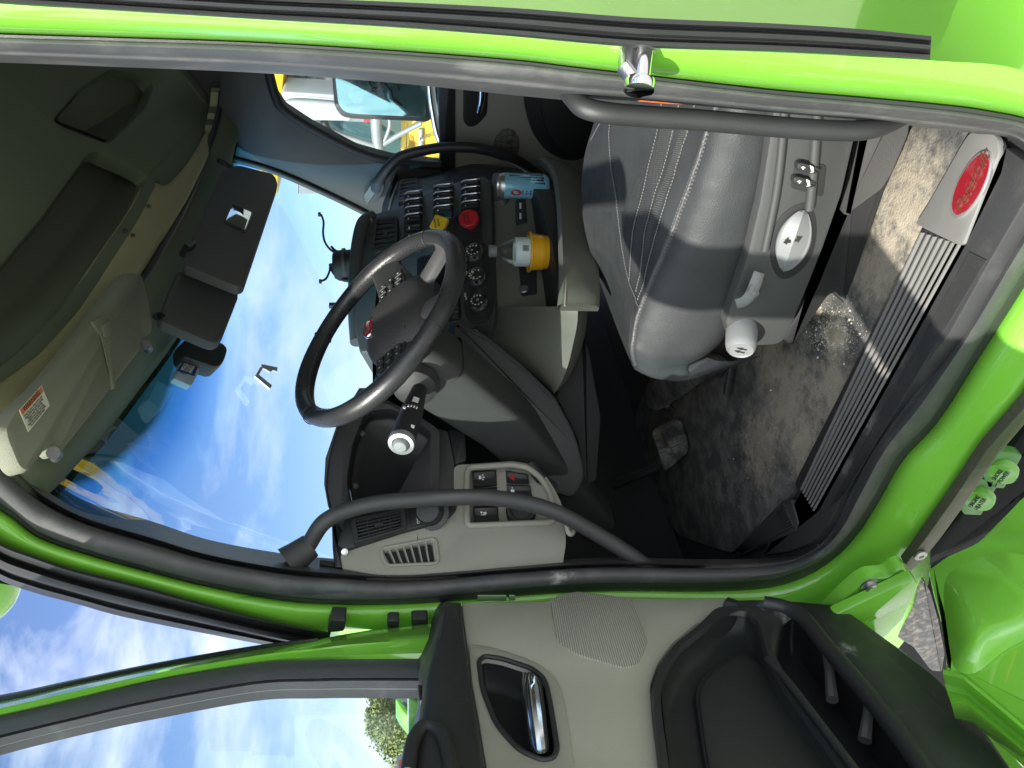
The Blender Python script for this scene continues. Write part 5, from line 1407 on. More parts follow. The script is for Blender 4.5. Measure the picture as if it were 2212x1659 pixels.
# recessed darker bezel round the handle
bz = fillet([(1011,1389),(1050,1392),(1106,1409),(1156,1427),(1196,1454),(1216,1490),(1229,1556),(1243,1660),(1275,1900),(1330,2250),(1105,2250),(1082,1900),(1050,1662),(1034,1560),(1018,1470)], [5,20,20,20,20,20,20,10,5,0,0,5,5,5,5])
slab('handle_bezel', bz, D(.0325), .010, mat('bezel_taupe', (.34,.33,.275), .55, bump=.4, bscale=700, var=.06), DTP, bev=.004, holes=[[(p.x,p.y) for p in hcup]], hdepth=.012)
cup('handle_cup', [(p.x,p.y) for p in hcup], D(.026), .055, BLK2, DTP, shrink=.20)
tube('cup_rim', [D(.033)(p.x,p.y) for p in hcup]+[D(.033)(hcup[0].x,hcup[0].y)], .004, BLK, DTP, seg=8)
# chrome pull lever
bm = bmesh.new()
HX = [(1128,1152,1452),(1126,1164,1462),(1124,1172,1480),(1127,1176,1510),(1131,1180,1545),(1136,1184,1585),(1142,1187,1612),(1150,1184,1622)]
rows = []
for a, b, y in HX:
    rr_ = []
    for t, o in ((0,.0),(0,.016),(.15,.026),(.4,.030),(.62,.022),(.8,.027),(.95,.024),(1,.012),(1,-.004)):
        rr_.append(D(.012+o)(a+(b-a)*t, y+6*math.sin(t*3.1)*(1 if y > 1600 else 0)))
    rows.append(rr_)
rows = [list(r) for r in zip(*[catmull([V(p) for p in c_], 4) for c_ in zip(*rows)])]
vs = bloft(bm, rows); bm.faces.new(vs[0]); bm.faces.new(vs[-1])
fin(bm, 'door_handle', CHROME, DTP, ang=60)
# speaker grille: ribbed mesh patch
gq = fillet([(1190,1300),(1198,1288),(1246,1277),(1362,1291),(1370,1302),(1401,1383),(1380,1432),(1362,1441),(1340,1440),(1246,1413),(1210,1390),(1198,1366)], [5,8,6,5,5,10,10,10,10,14,14,10])
gm = bpy.data.materials.new('grille_mesh'); gm.use_nodes = True
nt = gm.node_tree; N = nt.nodes; L = nt.links; b_ = N['Principled BSDF']; b_.inputs['Roughness'].default_value = .6
tc = N.new('ShaderNodeTexCoord'); sxz = N.new('ShaderNodeSeparateXYZ'); L.new(tc.outputs['Object'], sxz.inputs[0])
m0 = N.new('ShaderNodeMath'); m0.operation = 'MULTIPLY_ADD'; m0.inputs[1].default_value = .12; L.new(sxz.outputs['Y'], m0.inputs[0]); L.new(sxz.outputs['Z'], m0.inputs[2])
m1 = N.new('ShaderNodeMath'); m1.operation = 'MULTIPLY'; m1.inputs[1].default_value = 2*math.pi/.0040; L.new(m0.outputs[0], m1.inputs[0])
m2 = N.new('ShaderNodeMath'); m2.operation = 'SINE'; L.new(m1.outputs[0], m2.inputs[0])
vo_ = N.new('ShaderNodeMath'); vo_.operation = 'MULTIPLY_ADD'; vo_.inputs[1].default_value = .5; vo_.inputs[2].default_value = .5; L.new(m2.outputs[0], vo_.inputs[0]); cr = N.new('ShaderNodeValToRGB'); cr.color_ramp.elements[0].position = .15; cr.color_ramp.elements[1].position = .6
cr.color_ramp.elements[0].color = (.26,.25,.21,1); cr.color_ramp.elements[1].color = (.46,.45,.375,1)
L.new(vo_.outputs[0], cr.inputs['Fac']); L.new(cr.outputs['Color'], b_.inputs['Base Color'])
bp = N.new('ShaderNodeBump'); bp.inputs['Strength'].default_value = .6; bp.inputs['Distance'].default_value = .002; L.new(vo_.outputs[0], bp.inputs['Height']); L.new(bp.outputs['Normal'], b_.inputs['Normal'])
slab('speaker_grille', gq, D(.0325), .006, gm, DTP, bev=.0015)
# dark lower part: armrest bowl, oval pad, pocket and its lip
dk = fillet([(1560,1292),(1660,1290),(1760,1298),(1810,1302),(1862,1336),(1960,1408),(2028,1461),(2126,1565),(2192,1660),(2280,1790),(2360,2250),(1462,2250),(1441,1800),(1423,1640),(1411,1540),(1407,1480),(1423,1432),(1457,1386),(1508,1346),(1600,1306)], [6,10,10,10,16,16,16,16,16,5,0,0,5,10,10,10,10,10,10,10])
pocket = fillet([(1676,1420),(1690,1340),(1712,1322),(1742,1345),(1780,1392),(1860,1486),(1928,1570),(1994,1662),(2080,1800),(2100,2000),(1960,1840),(1846,1662),(1728,1508)], [14,14,10,10,14,14,14,14,14,5,5,14,14])
bowl = fillet([(1560,1316),(1612,1318),(1636,1340),(1652,1400),(1690,1476),(1760,1572),(1830,1668),(1900,1780),(1940,1900),(1700,2150),(1490,2150),(1462,1800),(1444,1640),(1432,1540),(1428,1482),(1442,1438),(1474,1394),(1522,1356)], [14,10,10,14,10,10,10,10,30,30,30,10,10,10,10,10,10,10])
BLKD = mat('door_black_plastic', (.030,.032,.032), .42, bump=.25, bscale=900, scr=((.12,.12,.115), .25), rvar=.08)
for c_, r_ in (((1650,1306),.06),((1700,1330),.08),((1745,1365),.05),((1830,1400),.06)): stain(BLKD, D(.045)(*c_), r_, (.34,.34,.32), 110, .7, (1,1,1.4), .72)
DB_ = slab('lower_panel', dk, D(.045), .06, BLKD, shell, bev=.012, holes=[[(p.x,p.y) for p in pocket], [(p.x,p.y) for p in bowl]], hdepth=.012)
cup('armrest_bowl', [(p.x,p.y) for p in bowl], D(.034), .045, BLK, DB_, shrink=.16, steps=8)
cup('door_pocket', [(p.x,p.y) for p in pocket], D(.034), .075, BLK2, DB_, shrink=.08)
bm = bmesh.new()
for (a, b) in (((1786,1404),(1798,1512)),((1880,1510),(1868,1600))):
    P0, P1 = D(.028)(*a), D(.0)(*b)
    btube(bm, [P0, P0.lerp(P1,.5)+DN*.004, P1], [.009,.008,.010], 8)
fin(bm, 'pocket_divider', mat('smoke_plastic', (.10,.105,.105), .3), DB_)
tube('pocket_lip', [D(.050)(*p) for p in ((1650,1303),(1700,1314),(1738,1338),(1780,1390),(1860,1484),(1928,1568),(1994,1660),(2090,1800),(2200,1990))], .014, BLK, DB_, n=6)
tube('pocket_lip', [D(.052)(*p) for p in ((1658,1424),(1690,1458),(1730,1508),(1780,1574),(1846,1662),(1940,1800))], .006, BLK, DB_, n=6)
# concave sweep in the armrest bowl
ovp = [(1512,1534),(1510,1500),(1522,1470),(1549,1444),(1585,1422),(1612,1418),(1640,1430),(1680,1466),(1740,1546),(1812,1640),(1880,1740),(1920,1830),(1600,1880),(1540,1700)]
op = catmull([V(p) for p in ovp], 5, True)
slab('pad_border', [V((1690,1640))+(p-V((1690,1640)))*1.045 for p in op], D(.002), .012, BLK, DB_, bev=.007)
PADM = mat('door_pad', (.026,.028,.026), .65, bump=.4, bscale=500, var=.12, vscale=5)
slab('armrest_pad', op, D(.006), .012, PADM, DB_, bev=.006)
# step well, fender fairing, fuel-side caps under the door
WELL = mat('step_well_black', (.008,.009,.009), .9, bump=.3, bscale=200, spec=.15)
bm = bmesh.new()
bslab(bm, [AY(1.02)(*p) for p in ((1850,1210),(2600,200),(2700,1200),(2300,1900),(1950,1500))], .05, 0)
fin(bm, 'step_well', WELL, TR)
sw2 = slab('well_liner', fillet([(1985,1215),(2075,1118),(2216,930),(2400,760),(2400,1010),(2212,1065),(2172,1106),(2110,1168),(2040,1200),(2002,1228)], 8), AY(.93), .03, WELL, TR, bev=.006)
for (x, y, s, t_) in ((2166,1012,'SHORE\nPOWER',31),(2116,1070,'ENGINE\nHEATER',31)):
    pc = AY(.865)
    sk = slab('socket_plate', fillet([(x-42,y+16),(x-16,y-36),(x+28,y-32),(x+44,y-28),(x+4,y+44),(x-34,y+42)], 5), pc, .02, mat('socket_green', (.06,.20,.04), .3), TR, bev=.003)
    cc = pc(x, y); ax_ = V((-.2,-.75,.6)).normalized(); r_ = pxm(t_, cc)
    bm = bmesh.new()
    CAPG = MATS.get('cap_lime') or mat('cap_lime', (.16,.38,.07), .2, 0, coat=.3)
    blathe(bm, cc, ax_, [(r_,0),(r_,.010),(r_*.93,.016),(r_*.5,.019),(.001,.0195)], 32, mi=0)
    ux = V((1,0,0)); ux = (ux-ax_*ux.dot(ax_)).normalized(); uy = ax_.cross(ux)
    if uy.z < 0: uy = -uy
    btext(bm, s, cc+ax_*.0198, ux, uy, r_*.40, 1, ext=.0004)
    fin(bm, 'socket_cap', [CAPG, BLACKP], sk, recalc=False, label='round lime cap lettered ' + s.replace('\n', ' '))
# lower fairing with a bulge
FP_ = plane3(AY(.70)(2002,1226), AY(.70)(2212,1140), AY(.40)(2150,1600))
fa = fillet([(2002,1228),(2040,1200),(2110,1168),(2172,1106),(2212,1064),(2420,980),(2560,1700),(2300,1650),(2212,1570),(2100,1480),(2076,1459),(2037,1452),(2041,1406),(2030,1340),(2013,1280)], [6,12,16,16,20,10,10,10,10,10,10,6,14,14,14])
FA = slab('step_fairing', fa, FP_, .03, GREEN, TR, bev=.010)
bm = bmesh.new()
bc = V((2118,1345)); rows = []
bo2 = catmull([V(p) for p in ((2040,1260),(2085,1216),(2150,1196),(2212,1200),(2300,1260),(2290,1340),(2180,1400),(2110,1452),(2066,1446),(2050,1390))], 5, True)
for s, h in ((1,.0),(.93,.004),(.8,.012),(.6,.022),(.4,.028),(.2,.031),(.04,.032)):
    rows.append([shift(FP_, h+.0008)(*(bc+(p-bc)*s)) for p in bo2])
v = bloft(bm, rows, closed=True); bm.faces.new(v[-1]); fin(bm, 'fairing_bulge', GREEN, FA, ang=80)
LOWP = plane3(AY(.62)(2036,1452), AY(.55)(2076,1459), AY(.35)(2230,1600))
rows = [[shift(FP_, o)(*p) for p in ((2037+a,1452+b),(2080+a*.9,1462+b),(2150+a*.8,1520+b),(2230+a*.7,1588+b),(2360,1690+b))] for a, b, o in ((0,-6,.0),(0,4,.006),(2,14,-.004),(4,26,-.02),(8,40,-.02),(12,52,.0),(16,62,.012),(20,76,.0),(26,100,-.05))]
loft('fairing_trim', rows, GREEN, FA, ang=35)
bm = bmesh.new()
br_ = [(1998,1256),(2012,1282),(2028,1340),(2042,1410),(2036,1452),(2012,1450),(1975,1400),(1936,1376),(1952,1350),(1975,1318),(1985,1272)]
BRM = mat('painted_bracket', (.05,.05,.052), .35, .3, bump=.3, bscale=150, dust=((.5,.45,.38), .4, 60, (1,1,1)), rvar=.1)
bslab(bm, [AY(.88)(*p) for p in fillet(br_, 6)], .02, .004)
fin(bm, 'fairing_bracket', BRM, TR)
# ================================================================= far side of the cab: pillar, door, window, mirror
FY = 2.84
wo = [(-60,150),(300,140),(553,136),(578,136),(590,180),(600,220),(618,246),(676,282),(772,330),(846,352),(954,366)]
pil = fillet([(470,60),(478,150),(472,240),(470,300),(494,352),(512,350),(600,377),(720,430),(822,480),(836,470),(842,410),(866,388),(954,384),(954,356),(846,344),(770,324),(672,272),(614,234),(597,208),(582,150),(576,60)], 3)
fpil = slab('far_pillar_trim', pil, AY(FY-.04), .06, DARK, TR, bev=.003)
tube('far_pillar_bead', [AY(FY-.05)(*p) for p in ((494,346),(508,346),(600,374),(720,427),(822,478))], .010, DARK, fpil, n=4)
tube('far_window_seal', [AY(FY-.05)(*p) for p in ((574,60),(579,145),(594,206),(612,236),(670,275),(770,326),(846,347),(954,359))], .016, BLK2, fpil, n=5)
slab('bar_mount', fillet([(784,424),(800,400),(826,390),(832,402),(824,425),(812,440),(792,446)], 6), AY(FY-.10), .05, DARK, fpil, bev=.010)
tube('grab_bar', [AY(FY-.14)(812,408), AY(FY-.18)(820,388), AY(FY-.2)(848,352), AY(FY-.2)(872,336), AY(FY-.2)(920,324), AY(FY-.2)(970,318), AY(FY-.2)(1040,322), AY(FY-.18)(1110,344), AY(FY-.12)(1165,380)], .019, BLK, TR, n=6, label='black bent grab bar on the far front pillar')
slab('corner_trim', [(360,30),(577,30),(577,140),(545,250),(514,354),(496,352),(440,430),(360,430)], AY(FY+.10), .04, DARK, fpil, bev=.002)
# far door inner panel
fdp = slab('far_door', fillet([(953,372),(953,60),(1420,60),(1420,400),(1330,470),(1180,470),(1060,420),(984,380)], 8), AY(FY), .07, TAUPE_D, TR, bev=.012, label='closed far door with taupe inner panel')
slab('belt_rail', fillet([(950,372),(946,200),(944,60),(984,60),(984,372)], 6), AY(FY-.012), .05, BLK, fdp, bev=.010)
slab('handle_cup', fillet([(1001,180),(1000,262),(1012,276),(1030,272),(1052,248),(1056,180),(1052,120),(1004,120)], 9), AY(FY-.004), .01, BLK2, fdp, bev=.003)
tube('door_handle', [AY(FY-.03)(*p) for p in ((1040,120),(1041,180),(1040,215),(1034,244))], [.010,.012,.012,.009], CHROME, fdp, n=4)
HEXM = bpy.data.materials.new('hex_grille'); HEXM.use_nodes = True
nt = HEXM.node_tree; N = nt.nodes; L = nt.links; b_ = N['Principled BSDF']; b_.inputs['Roughness'].default_value = .6
tc = N.new('ShaderNodeTexCoord'); vo_ = N.new('ShaderNodeTexVoronoi'); vo_.feature = 'DISTANCE_TO_EDGE'; vo_.inputs['Scale'].default_value = 44; vo_.inputs['Randomness'].default_value = .25
L.new(tc.outputs['Object'], vo_.inputs['Vector']); cr = N.new('ShaderNodeValToRGB'); cr.color_ramp.elements[0].position = .04; cr.color_ramp.elements[1].position = .09
cr.color_ramp.elements[0].color = (.06,.058,.05,1); cr.color_ramp.elements[1].color = (.15,.145,.125,1)
L.new(vo_.outputs['Distance'], cr.inputs['Fac']); L.new(cr.outputs['Color'], b_.inputs['Base Color'])
slab('speaker_grille', ell(1094,314,28,36,.2,26), AY(FY-.004), .006, HEXM, fdp, bev=.001)
slab('armrest', fillet([(1134,190),(1136,240),(1150,290),(1180,330),(1220,352),(1260,350),(1300,300),(1330,200),(1300,60),(1140,60)], 20), AY(FY-.06), .08, BLK2, fdp, bev=.02)
slab('armrest_pad', fillet([(1165,190),(1168,240),(1182,290),(1205,318),(1230,330),(1250,318),(1268,280),(1270,190),(1260,80),(1170,80)], 16), AY(FY-.068), .02, BLK, fdp, bev=.008)
slab('far_door_glass', [(540,40),(560,150),(620,262),(770,340),(960,372),(960,40)], AY(FY+.04), .004, glass('far_glass', (.93,.97,.96), .5, dirt=.04), fdp, bev=0)
bm = bmesh.new()   # rear part of the far wall, mostly hidden
bslab(bm, [V((-.75,FY+.02,z)) if 0 else p for p in [V((-.70,FY+.02,1.0)), V((1.62,FY+.02,1.0)), V((1.62,FY+.02,3.0)), V((-.70,FY+.02,3.0))]], .03, 0)
fin(bm, 'far_wall', TAUPE_D, TR)
# outside mirror on the far door
MY = 3.32
mm = fillet([(716,60),(716,160),(722,232),(738,254),(760,258),(900,264),(918,266),(930,262),(934,246),(930,60)], 12)
mo_ = slab('side_mirror', mm, AY(MY), .10, BLK, TR, bev=.012)
mg_ = fillet([(724,66),(724,168),(731,226),(744,242),(764,246),(890,252),(916,254),(921,240),(920,66)], 10)
MG = mat('mirror_glass', (.19,.36,.38), .08, .85, dust=((.45,.55,.56), .4, 9, (1,1,1)))
slab('mirror_glass', mg_, AY(MY-.003), .006, MG, mo_, bev=.001)
tube('mirror_arm', [AY(MY-.01)(*p) for p in ((928,60),(930,180),(940,262),(950,300),(965,330))], .018, CHROME, mo_, n=4)
bm = bmesh.new()
slab('spot_mirror', fillet([(928,60),(928,240),(948,246),(952,60)], 6), AY(MY-.002), .05, MG, mo_, bev=.004)
REFLECTED_WIRES = [[(782,120),(790,160),(802,188),(818,190),(824,176)],[(800,150),(822,160),(846,156),(858,140)],[(824,176),(842,196),(848,214),(866,228)],[(806,176),(826,170),(850,176)],[(850,130),(852,170),(862,196)]]
for k, pts in enumerate(REFLECTED_WIRES): tube('wire_reflection', [AY(MY-.0065)(*p) for p in pts], .004, BLK2, mo_, n=5, seg=6)  # reflection of wires drawn as dark tubes on the mirror glass
for pts in ([(782,150),(800,185),(815,188),(822,172)],[(815,186),(840,178),(850,192)],[(842,195),(850,215),(862,226)],[(806,150),(832,160),(850,152)]): pass
# ================================================================= things beyond the truck
# cabling and a round mount left on the dash top
CAB = [AX(-1.30)(*p) for p in ((690,462),(700,488),(697,510),(706,530),(724,545),(748,552))]
WIRE = BLK2
wr = empty('loose_wiring', AX(-1.27)(768,560), 'black round mount with loose cut wires standing on the dash top', 'wiring')
md = AX(-1.24)(752,570)
bm = bmesh.new(); blathe(bm, md+V((0,0,-.04)), V((-.1,0,1)), [(.04,0),(.046,.01),(.046,.07),(.038,.082),(.001,.082)], 28); fin(bm, 'mount', BLK2, wr)
bm = bmesh.new(); blathe(bm, md+V((0,0,.005)), V((-.1,0,1)), [(.0475,0),(.0475,.008),(.0465,.009)], 28, cap=False); fin(bm, 'mount_ring', DARK, wr)
def wire(pts, r=.0035, X_=-1.27, nm='wire'): return tube(nm, [AX(X_)(*p) for p in pts], r, WIRE, wr, n=6, seg=8)
wire([(694,464),(699,480),(698,505),(704,527),(722,545),(752,553)], .0036)
wire([(716,533),(726,542),(744,545),(756,556)], .0040)
wire([(690,608),(704,602),(712,585),(714,574),(728,562),(738,545),(752,553)], .0034)
wire([(714,572),(722,590),(742,604),(760,606)], .0060)
wire([(722,660),(740,648),(756,634),(768,625)], .0060)
bm = bmesh.new()
for q, (a, b) in (((690,463),(3,6)),((718,660),(7,9)),((692,608),(3,5))):
    p = AX(-1.268)(*q); bbox(bm, p, (V((.006,0,0)), V((0,pxm(b,p)*.7,0)), V((0,0,pxm(a,p)))), .002)
fin(bm, 'wire_plug', BLK, wr)
# windscreen mirror stubs: two small bright metal brackets stuck on the glass
brk = mat('bracket_steel', (.55,.55,.52), .4, .2, rvar=.15)
def onglass(x, y):
    # intersection with the windscreen, approximated by its mid plane
    return plane3(gb[25], gt[25], gb[32])(x, y)
bm = bmesh.new()
WPn = plane3(gb[22]+V((.012,0,0)), gt[22]+V((.012,0,0)), gb[30]+V((.012,0,0)))
for P in ([(551,812),(556,806),(588,832),(584,840)],[(564,786),(600,793),(599,802),(590,799),(584,803),(566,793)],[(553,810),(563,792),(568,795),(558,812)]):
    bslab(bm, [WPn(*p) for p in P], .006, .001)
bo3 = fin(bm, 'glass_bracket', brk, None); tag(bo3, 'small bare metal bracket left stuck on the middle of the windscreen', 'bracket')
# ---------------------------------------------------------------- yellow crane truck parked beyond the far window
YB = 6.3
YC = mat('yellow_machine_paint', (.62,.40,.012), .35, coat=.5, var=.05, vscale=4)
GALV = mat('galvanised_metal', (.24,.26,.265), .5, .3, bump=.3, bscale=30, var=.15, vscale=8, rvar=.1)
WHP = mat('white_machine_paint', (.33,.35,.36), .4, var=.08, vscale=6)
BLU = glass('cab_window', (.45,.62,.66), 1.6)
yt = empty('crane_truck', (-2.4, 6.8, 0), 'yellow and grey work machine parked beyond the far cab window', 'work machine')
def yq(name, pts, Y, t, m, bev=.01, r=4): return slab(name, fillet([V(p) for p in pts], r) if r else pts, AY(Y), t, m, yt, bev=bev)
yq('body_panel', [(866,420),(866,300),(874,240),(872,-60),(1060,-60),(1060,420)], YB, .8, YC, .03)
yq('door_strip', [(904,420),(904,280),(914,278),(918,420)], YB-.03, .05, GALV, .008, 2)
bm = bmesh.new()
for q in ((911,300),(911,330),(911,352)): blathe(bm, AY(YB-.06)(*q), V((0,-1,0)), [(.02,0),(.02,.02),(.012,.03)], 12)
fin(bm, 'panel_bolt', STEEL, yt)
yq('upright', [(560,420),(560,-40),(615,-40),(614,160),(606,230),(600,420)], YB-.2, .3, YC, .02)
yq('boom_box', [(606,196),(760,206),(760,264),(640,262),(612,240)], YB-.35, .3, WHP, .03, 10)
for p in ([(628,150),(628,190)],[(652,150),(652,192)],[(676,150),(676,194)]): tube('panel_rib', [AY(YB+.08)(*q) for q in p], .03, GALV, yt, seg=8)
yq('cab_window', [(612,120),(612,146),(702,150),(702,120)], YB+.06, .03, BLU, .004)
tube('hose', [AY(YB-.28)(*q) for q in ((700,262),(716,300),(742,330),(790,346))], .028, BLK, yt, n=5, seg=10)
tube('rail', [AY(YB-.3)(*q) for q in ((608,214),(680,212),(770,220))], .03, GALV, yt, n=4, seg=10)
tube('boom_edge', [AY(YB-.37)(*p) for p in ((606,232),(640,222),(760,232))], .03, WHP, yt, n=4)
yq('sheet_panel', [(622,140),(700,146),(702,196),(622,192)], YB+.1, .1, GALV, .01)
yq('cab_panel', [(600,-60),(940,-60),(900,260),(720,262),(640,250)], YB+.5, .6, WHP, .02)
yq('cab_glass', [(690,262),(820,268),(868,300),(868,360),(800,350),(700,300)], YB+.05, .03, BLU, .004)
yq('lower_body', [(640,250),(880,260),(880,420),(640,420)], YB+.45, .5, GALV, .02)
for p, r in (([(664,262),(740,292),(818,318)], .022), ([(812,248),(814,290),(818,318),(826,352)], .045), ([(818,318),(860,292),(910,266)], .022), ([(838,246),(842,270),(832,300),(820,316)], .016), ([(820,318),(826,336),(846,344)], .03), ([(740,292),(780,330),(830,352)], .02)):
    tube('strut', [AY(YB-.25)(*q) for q in p], r, GALV, yt, n=5, seg=12)
bm = bmesh.new()
for pts in (((878,332),(886,300),(884,290),(894,296),(896,312),(892,340)),((926,288),(944,280),(948,292),(934,296)),((936,340),(950,335),(950,348),(938,350))):
    bslab(bm, [AY(YB-.004)(*p) for p in fillet([V(p) for p in pts], 3)], .004, .001)
fin(bm, 'body_marking', mat('ochre_mark', (.32,.20,.01), .5), yt)
bm = bmesh.new(); bslab(bm, [AY(YB-.36)(*p) for p in ((785,258),(798,258),(798,264),(785,264))], .01, .001); fin(bm, 'red_reflector', RED, yt)
box('chassis', (-2.2, 6.9, .8), (V((3.4,0,0)), V((0,.45,0)), V((0,0,.25))), GALV, yt, .05)
for x in (-4.4, -1.8, .4):
    bm = bmesh.new(); blathe(bm, (x, 6.35, .52), (0,1,0), [(.25,0),(.30,-.02),(.48,-.02),(.52,.02),(.52,.26),(.3,.28)], 30); fin(bm, 'wheel', BLK, yt)
# ---------------------------------------------------------------- beyond the open door's glass: tree, green mirror, red light
LEAFS = [mat('leaf_'+n, c, .6, var=.25, vscale=2) for n, c in (('olive', (.13,.17,.035)), ('dark', (.06,.10,.025)), ('pale', (.20,.23,.06)))]
TX = -26.0
def TA(x, y): return AX(TX)(x, y)
tr = empty('tree', (TX, TA(860,1570).y, 0), 'bushy green tree seen through the open door window', 'tree')
rnd = random.Random(11)
tc_ = TA(862, 1566); top = TA(800,1540); 
bm = bmesh.new(); base = V((TX, tc_.y, 0))
btube(bm, [base, base+V((.1,.1,tc_.z*.55)), tc_+V((0,.1,.2))], [.32,.24,.10], 10)
for k in range(9):
    a = rnd.uniform(0,6.28); h = tc_.z*(.5+.03*k); p = base+V((.1,.1,h)); q = p+V((math.cos(a)*.7, math.sin(a)*.7, .4)); btube(bm, [p, p.lerp(q,.5)+V((0,0,.1)), q], [.10,.06,.02], 6)
fin(bm, 'trunk', mat('bark', (.09,.07,.05), .9, bump=.8, bscale=20, bdist=.02), tr)
bm = bmesh.new()
cl = []
for (x, y, r) in ((818,1524,.35),(812,1545,.42),(838,1532,.5),(840,1565,.6),(828,1580,.42),(862,1540,.6),(866,1580,.65),(850,1600,.5),(872,1606,.6),(885,1560,.7),(890,1600,.7),(884,1516,.5),(864,1512,.5),(845,1510,.42),(880,1640,.5),(900,1620,.6),(905,1570,.7),(806,1514,.3)):
    cl.append((TA(x,y)+V((rnd.uniform(-1,1),0,0)), r))
for c, r in cl:
    for k in range(int(1100*r/.5)):
        d = V((rnd.gauss(0,1), rnd.gauss(0,1), rnd.gauss(0,1))).normalized()*r*(rnd.random()**.45)*(1+.25*rnd.uniform(-1,1))
        p = c+d; s = rnd.uniform(.04,.085)
        u = V((rnd.gauss(0,1),rnd.gauss(0,1),rnd.gauss(0,1))).normalized(); w_ = u.orthogonal().normalized()
        f = bm.faces.new([bm.verts.new(p+u*s), bm.verts.new(p+w_*s*.5), bm.verts.new(p-u*s), bm.verts.new(p-w_*s*.5)])
        f.material_index = rnd.choice((0,0,1,2))
fin(bm, 'crown', LEAFS, tr, recalc=False)
# green fender mirror of this truck
FMP = AX(-2.6)
fm = slab('fender_mirror', fillet([(853,1510),(862,1504),(960,1500),(960,1640),(940,1600),(890,1560),(868,1536)], 8), FMP, .12, GREEN, TR, bev=.008)
slab('mirror_glass', fillet([(866,1520),(876,1514),(960,1512),(960,1584),(905,1550),(878,1530)], 7), shift(FMP,.002), .01, mat('green_mirror_glass', (.04,.14,.05), .3, 0, dust=((.2,.4,.2), .4, 30, (1,1,1))), fm, bev=.002)
bm = bmesh.new(); p = FMP(960,1560); btube(bm, [p, p+V((0,0,-.5)), p+V((.2,.5,-.7))], .03, 10); fin(bm, 'mirror_stem', GREEN, fm)
# trailer tail with a red lamp
TLX = -17
trl = empty('box_trailer', (TLX, AX(TLX)(870,1659).y-1, 0), 'white box trailer with a red tail lamp beyond the open door window', 'trailer')
AT = AX(TLX)
def low(p): q = AT(*p); return q
slab('body', fillet([(868,1624),(1000,1600),(1030,1900),(1020,2200),(864,2200)], 4), AT, 3, WHP, trl, bev=.02)
slab('lamp_frame', fillet([(857,1633),(884,1630),(882,1700),(856,1700)], 3), AX(TLX+.1), .1, GALV, trl, bev=.01)
slab('red_lamp', fillet([(862,1641),(886,1637),(884,1700),(861,1700)], 3), AX(TLX+.14), .08, RED, trl, bev=.01)
bm = bmesh.new(); q = AT(900,1750)
for dy in (-.8, .8): blathe(bm, (TLX-1.2, q.y+dy-.1, .5), (0,1,0), [(.25,0),(.5,.02),(.5,.28),(.25,.3)], 24)
fin(bm, 'wheel', BLK, trl)
# roof fairing corner peeping past the front pillar
bm = bmesh.new(); p = AY(.45)(6,1276)
bmesh.ops.create_uvsphere(bm, u_segments=28, v_segments=16, radius=1, matrix=Matrix.Translation(AX(-2.2)(-14,1266)) @ Matrix.Diagonal((.10,.12,.07,1)))
fin(bm, 'roof_fairing_corner', GREEN, TR, ang=80)
# ================================================================= surroundings, light, camera
gnd_m = mat('gravel_ground', (.40, .39, .36), .9, bump=.6, bscale=60, var=.35, vscale=25, bdist=.01)
bm = bmesh.new()
bloft(bm, [[V((x, y, 0)) for x in (-400, -30, -8, -2, 2, 8, 30, 400)] for y in (-400, -30, -8, -2, 2, 8, 30, 400)])
g = fin(bm, 'ground', gnd_m); tag(g, 'grey gravel ground of the yard under the truck', 'ground', kind='structure')
SUN_D = V((.075, .80, -.60)).normalized()     # travel direction of sunlight
w = bpy.data.worlds.new('World'); sc.world = w; w.use_nodes = True
nt = w.node_tree; N = nt.nodes; L = nt.links
bg = N['Background']
sky = N.new('ShaderNodeTexSky'); sky.sky_type = 'NISHITA'; sky.sun_disc = False
el = math.asin(-SUN_D.z); az = math.atan2(-SUN_D.x, -SUN_D.y)
sky.sun_elevation = el; sky.sun_rotation = az
sky.air_density = 1.0; sky.dust_density = .6; sky.ozone_density = 1.2
tc = N.new('ShaderNodeTexCoord')
mp = N.new('ShaderNodeMapping'); mp.inputs['Scale'].default_value = (1, 1, 2.6); mp.inputs['Location'].default_value = (3.1, 1.7, .6); L.new(tc.outputs['Generated'], mp.inputs['Vector'])
nz = N.new('ShaderNodeTexNoise'); nz.inputs['Scale'].default_value = 4.2; nz.inputs['Detail'].default_value = 9; nz.inputs['Roughness'].default_value = .55; nz.inputs['Distortion'].default_value = .25
L.new(mp.outputs['Vector'], nz.inputs['Vector'])
cr = N.new('ShaderNodeValToRGB'); cr.color_ramp.elements[0].position = .49; cr.color_ramp.elements[1].position = .76
sxy = N.new('ShaderNodeSeparateXYZ'); L.new(tc.outputs['Generated'], sxy.inputs[0])     # unseen brighter clouds added behind the camera for fill light
mr = N.new('ShaderNodeMapRange'); mr.inputs['From Min'].default_value = .1; mr.inputs['From Max'].default_value = -.8; mr.inputs['To Max'].default_value = .30; L.new(sxy.outputs['Y'], mr.inputs['Value'])
ad = N.new('ShaderNodeMath'); ad.operation = 'ADD'; L.new(nz.outputs['Fac'], ad.inputs[0]); L.new(mr.outputs['Result'], ad.inputs[1])
L.new(ad.outputs[0], cr.inputs['Fac'])
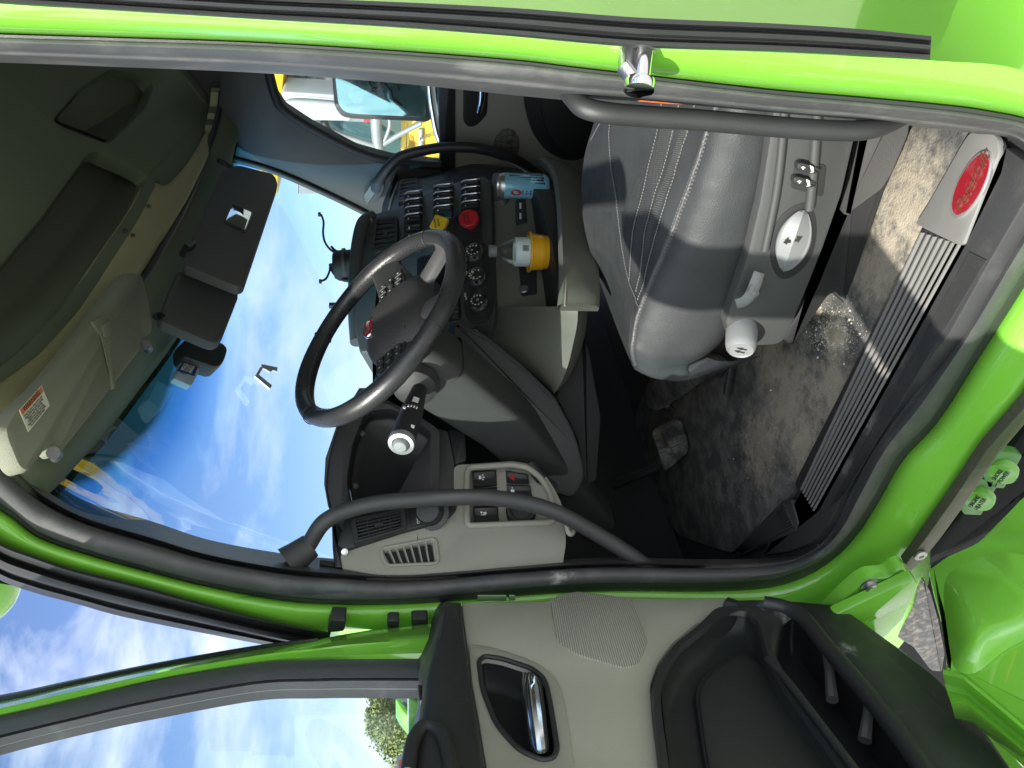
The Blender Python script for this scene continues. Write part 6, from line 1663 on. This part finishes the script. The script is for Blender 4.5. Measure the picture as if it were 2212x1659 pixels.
m3 = N.new('ShaderNodeMapRange'); m3.inputs['From Min'].default_value = .1; m3.inputs['From Max'].default_value = -.6; L.new(sxy.outputs['Y'], m3.inputs['Value']); CLF = m3
mx = N.new('ShaderNodeMix'); mx.data_type = 'RGBA'; cb_ = N.new('ShaderNodeMix'); cb_.data_type = 'RGBA'; cb_.inputs[6].default_value = (4.6, 4.9, 5.4, 1); cb_.inputs[7].default_value = (9.5, 9.9, 10.3, 1)
tn = N.new('ShaderNodeMix'); tn.data_type = 'RGBA'; tn.blend_type = 'MULTIPLY'; tn.inputs[0].default_value = 1; tn.inputs[7].default_value = (.58, .62, .78, 1); L.new(sky.outputs['Color'], tn.inputs[6])
L.new(tn.outputs[2], mx.inputs[6]); L.new(CLF.outputs['Result'], cb_.inputs[0]); L.new(cb_.outputs[2], mx.inputs[7]); L.new(cr.outputs['Color'], mx.inputs[0])
L.new(mx.outputs[2], bg.inputs['Color']); bg.inputs['Strength'].default_value = .11
sun = bpy.data.lights.new('sun', 'SUN'); sun.energy = 3.2; sun.angle = math.radians(.5); sun.color = (1, .95, .87)
so = bpy.data.objects.new('sun', sun); COL.objects.link(so)
so.rotation_euler = SUN_D.to_track_quat('-Z', 'Y').to_euler(); so.location = (-6, -8, 12)
cam = bpy.data.cameras.new('camera'); co = bpy.data.objects.new('camera', cam); COL.objects.link(co)
cam.sensor_width = 36; cam.sensor_fit = 'HORIZONTAL'; cam.lens = F/2212*36; cam.clip_start = .05; cam.clip_end = 2000
right = -UPV; up = RGT
co.matrix_world = Matrix(((right.x, up.x, -FWD.x, CAM.x), (right.y, up.y, -FWD.y, CAM.y), (right.z, up.z, -FWD.z, CAM.z), (0, 0, 0, 1)))
sc.camera = co
sc.view_settings.view_transform = 'Standard'; sc.view_settings.look = 'None'; sc.view_settings.gamma = 1; sc.view_settings.use_curve_mapping = False
sc.view_settings.exposure = 1.4
sc.cycles.max_bounces = 10; sc.cycles.diffuse_bounces = 6; sc.cycles.transparent_max_bounces = 24; sc.cycles.glossy_bounces = 4
sc.cycles.use_denoising = True
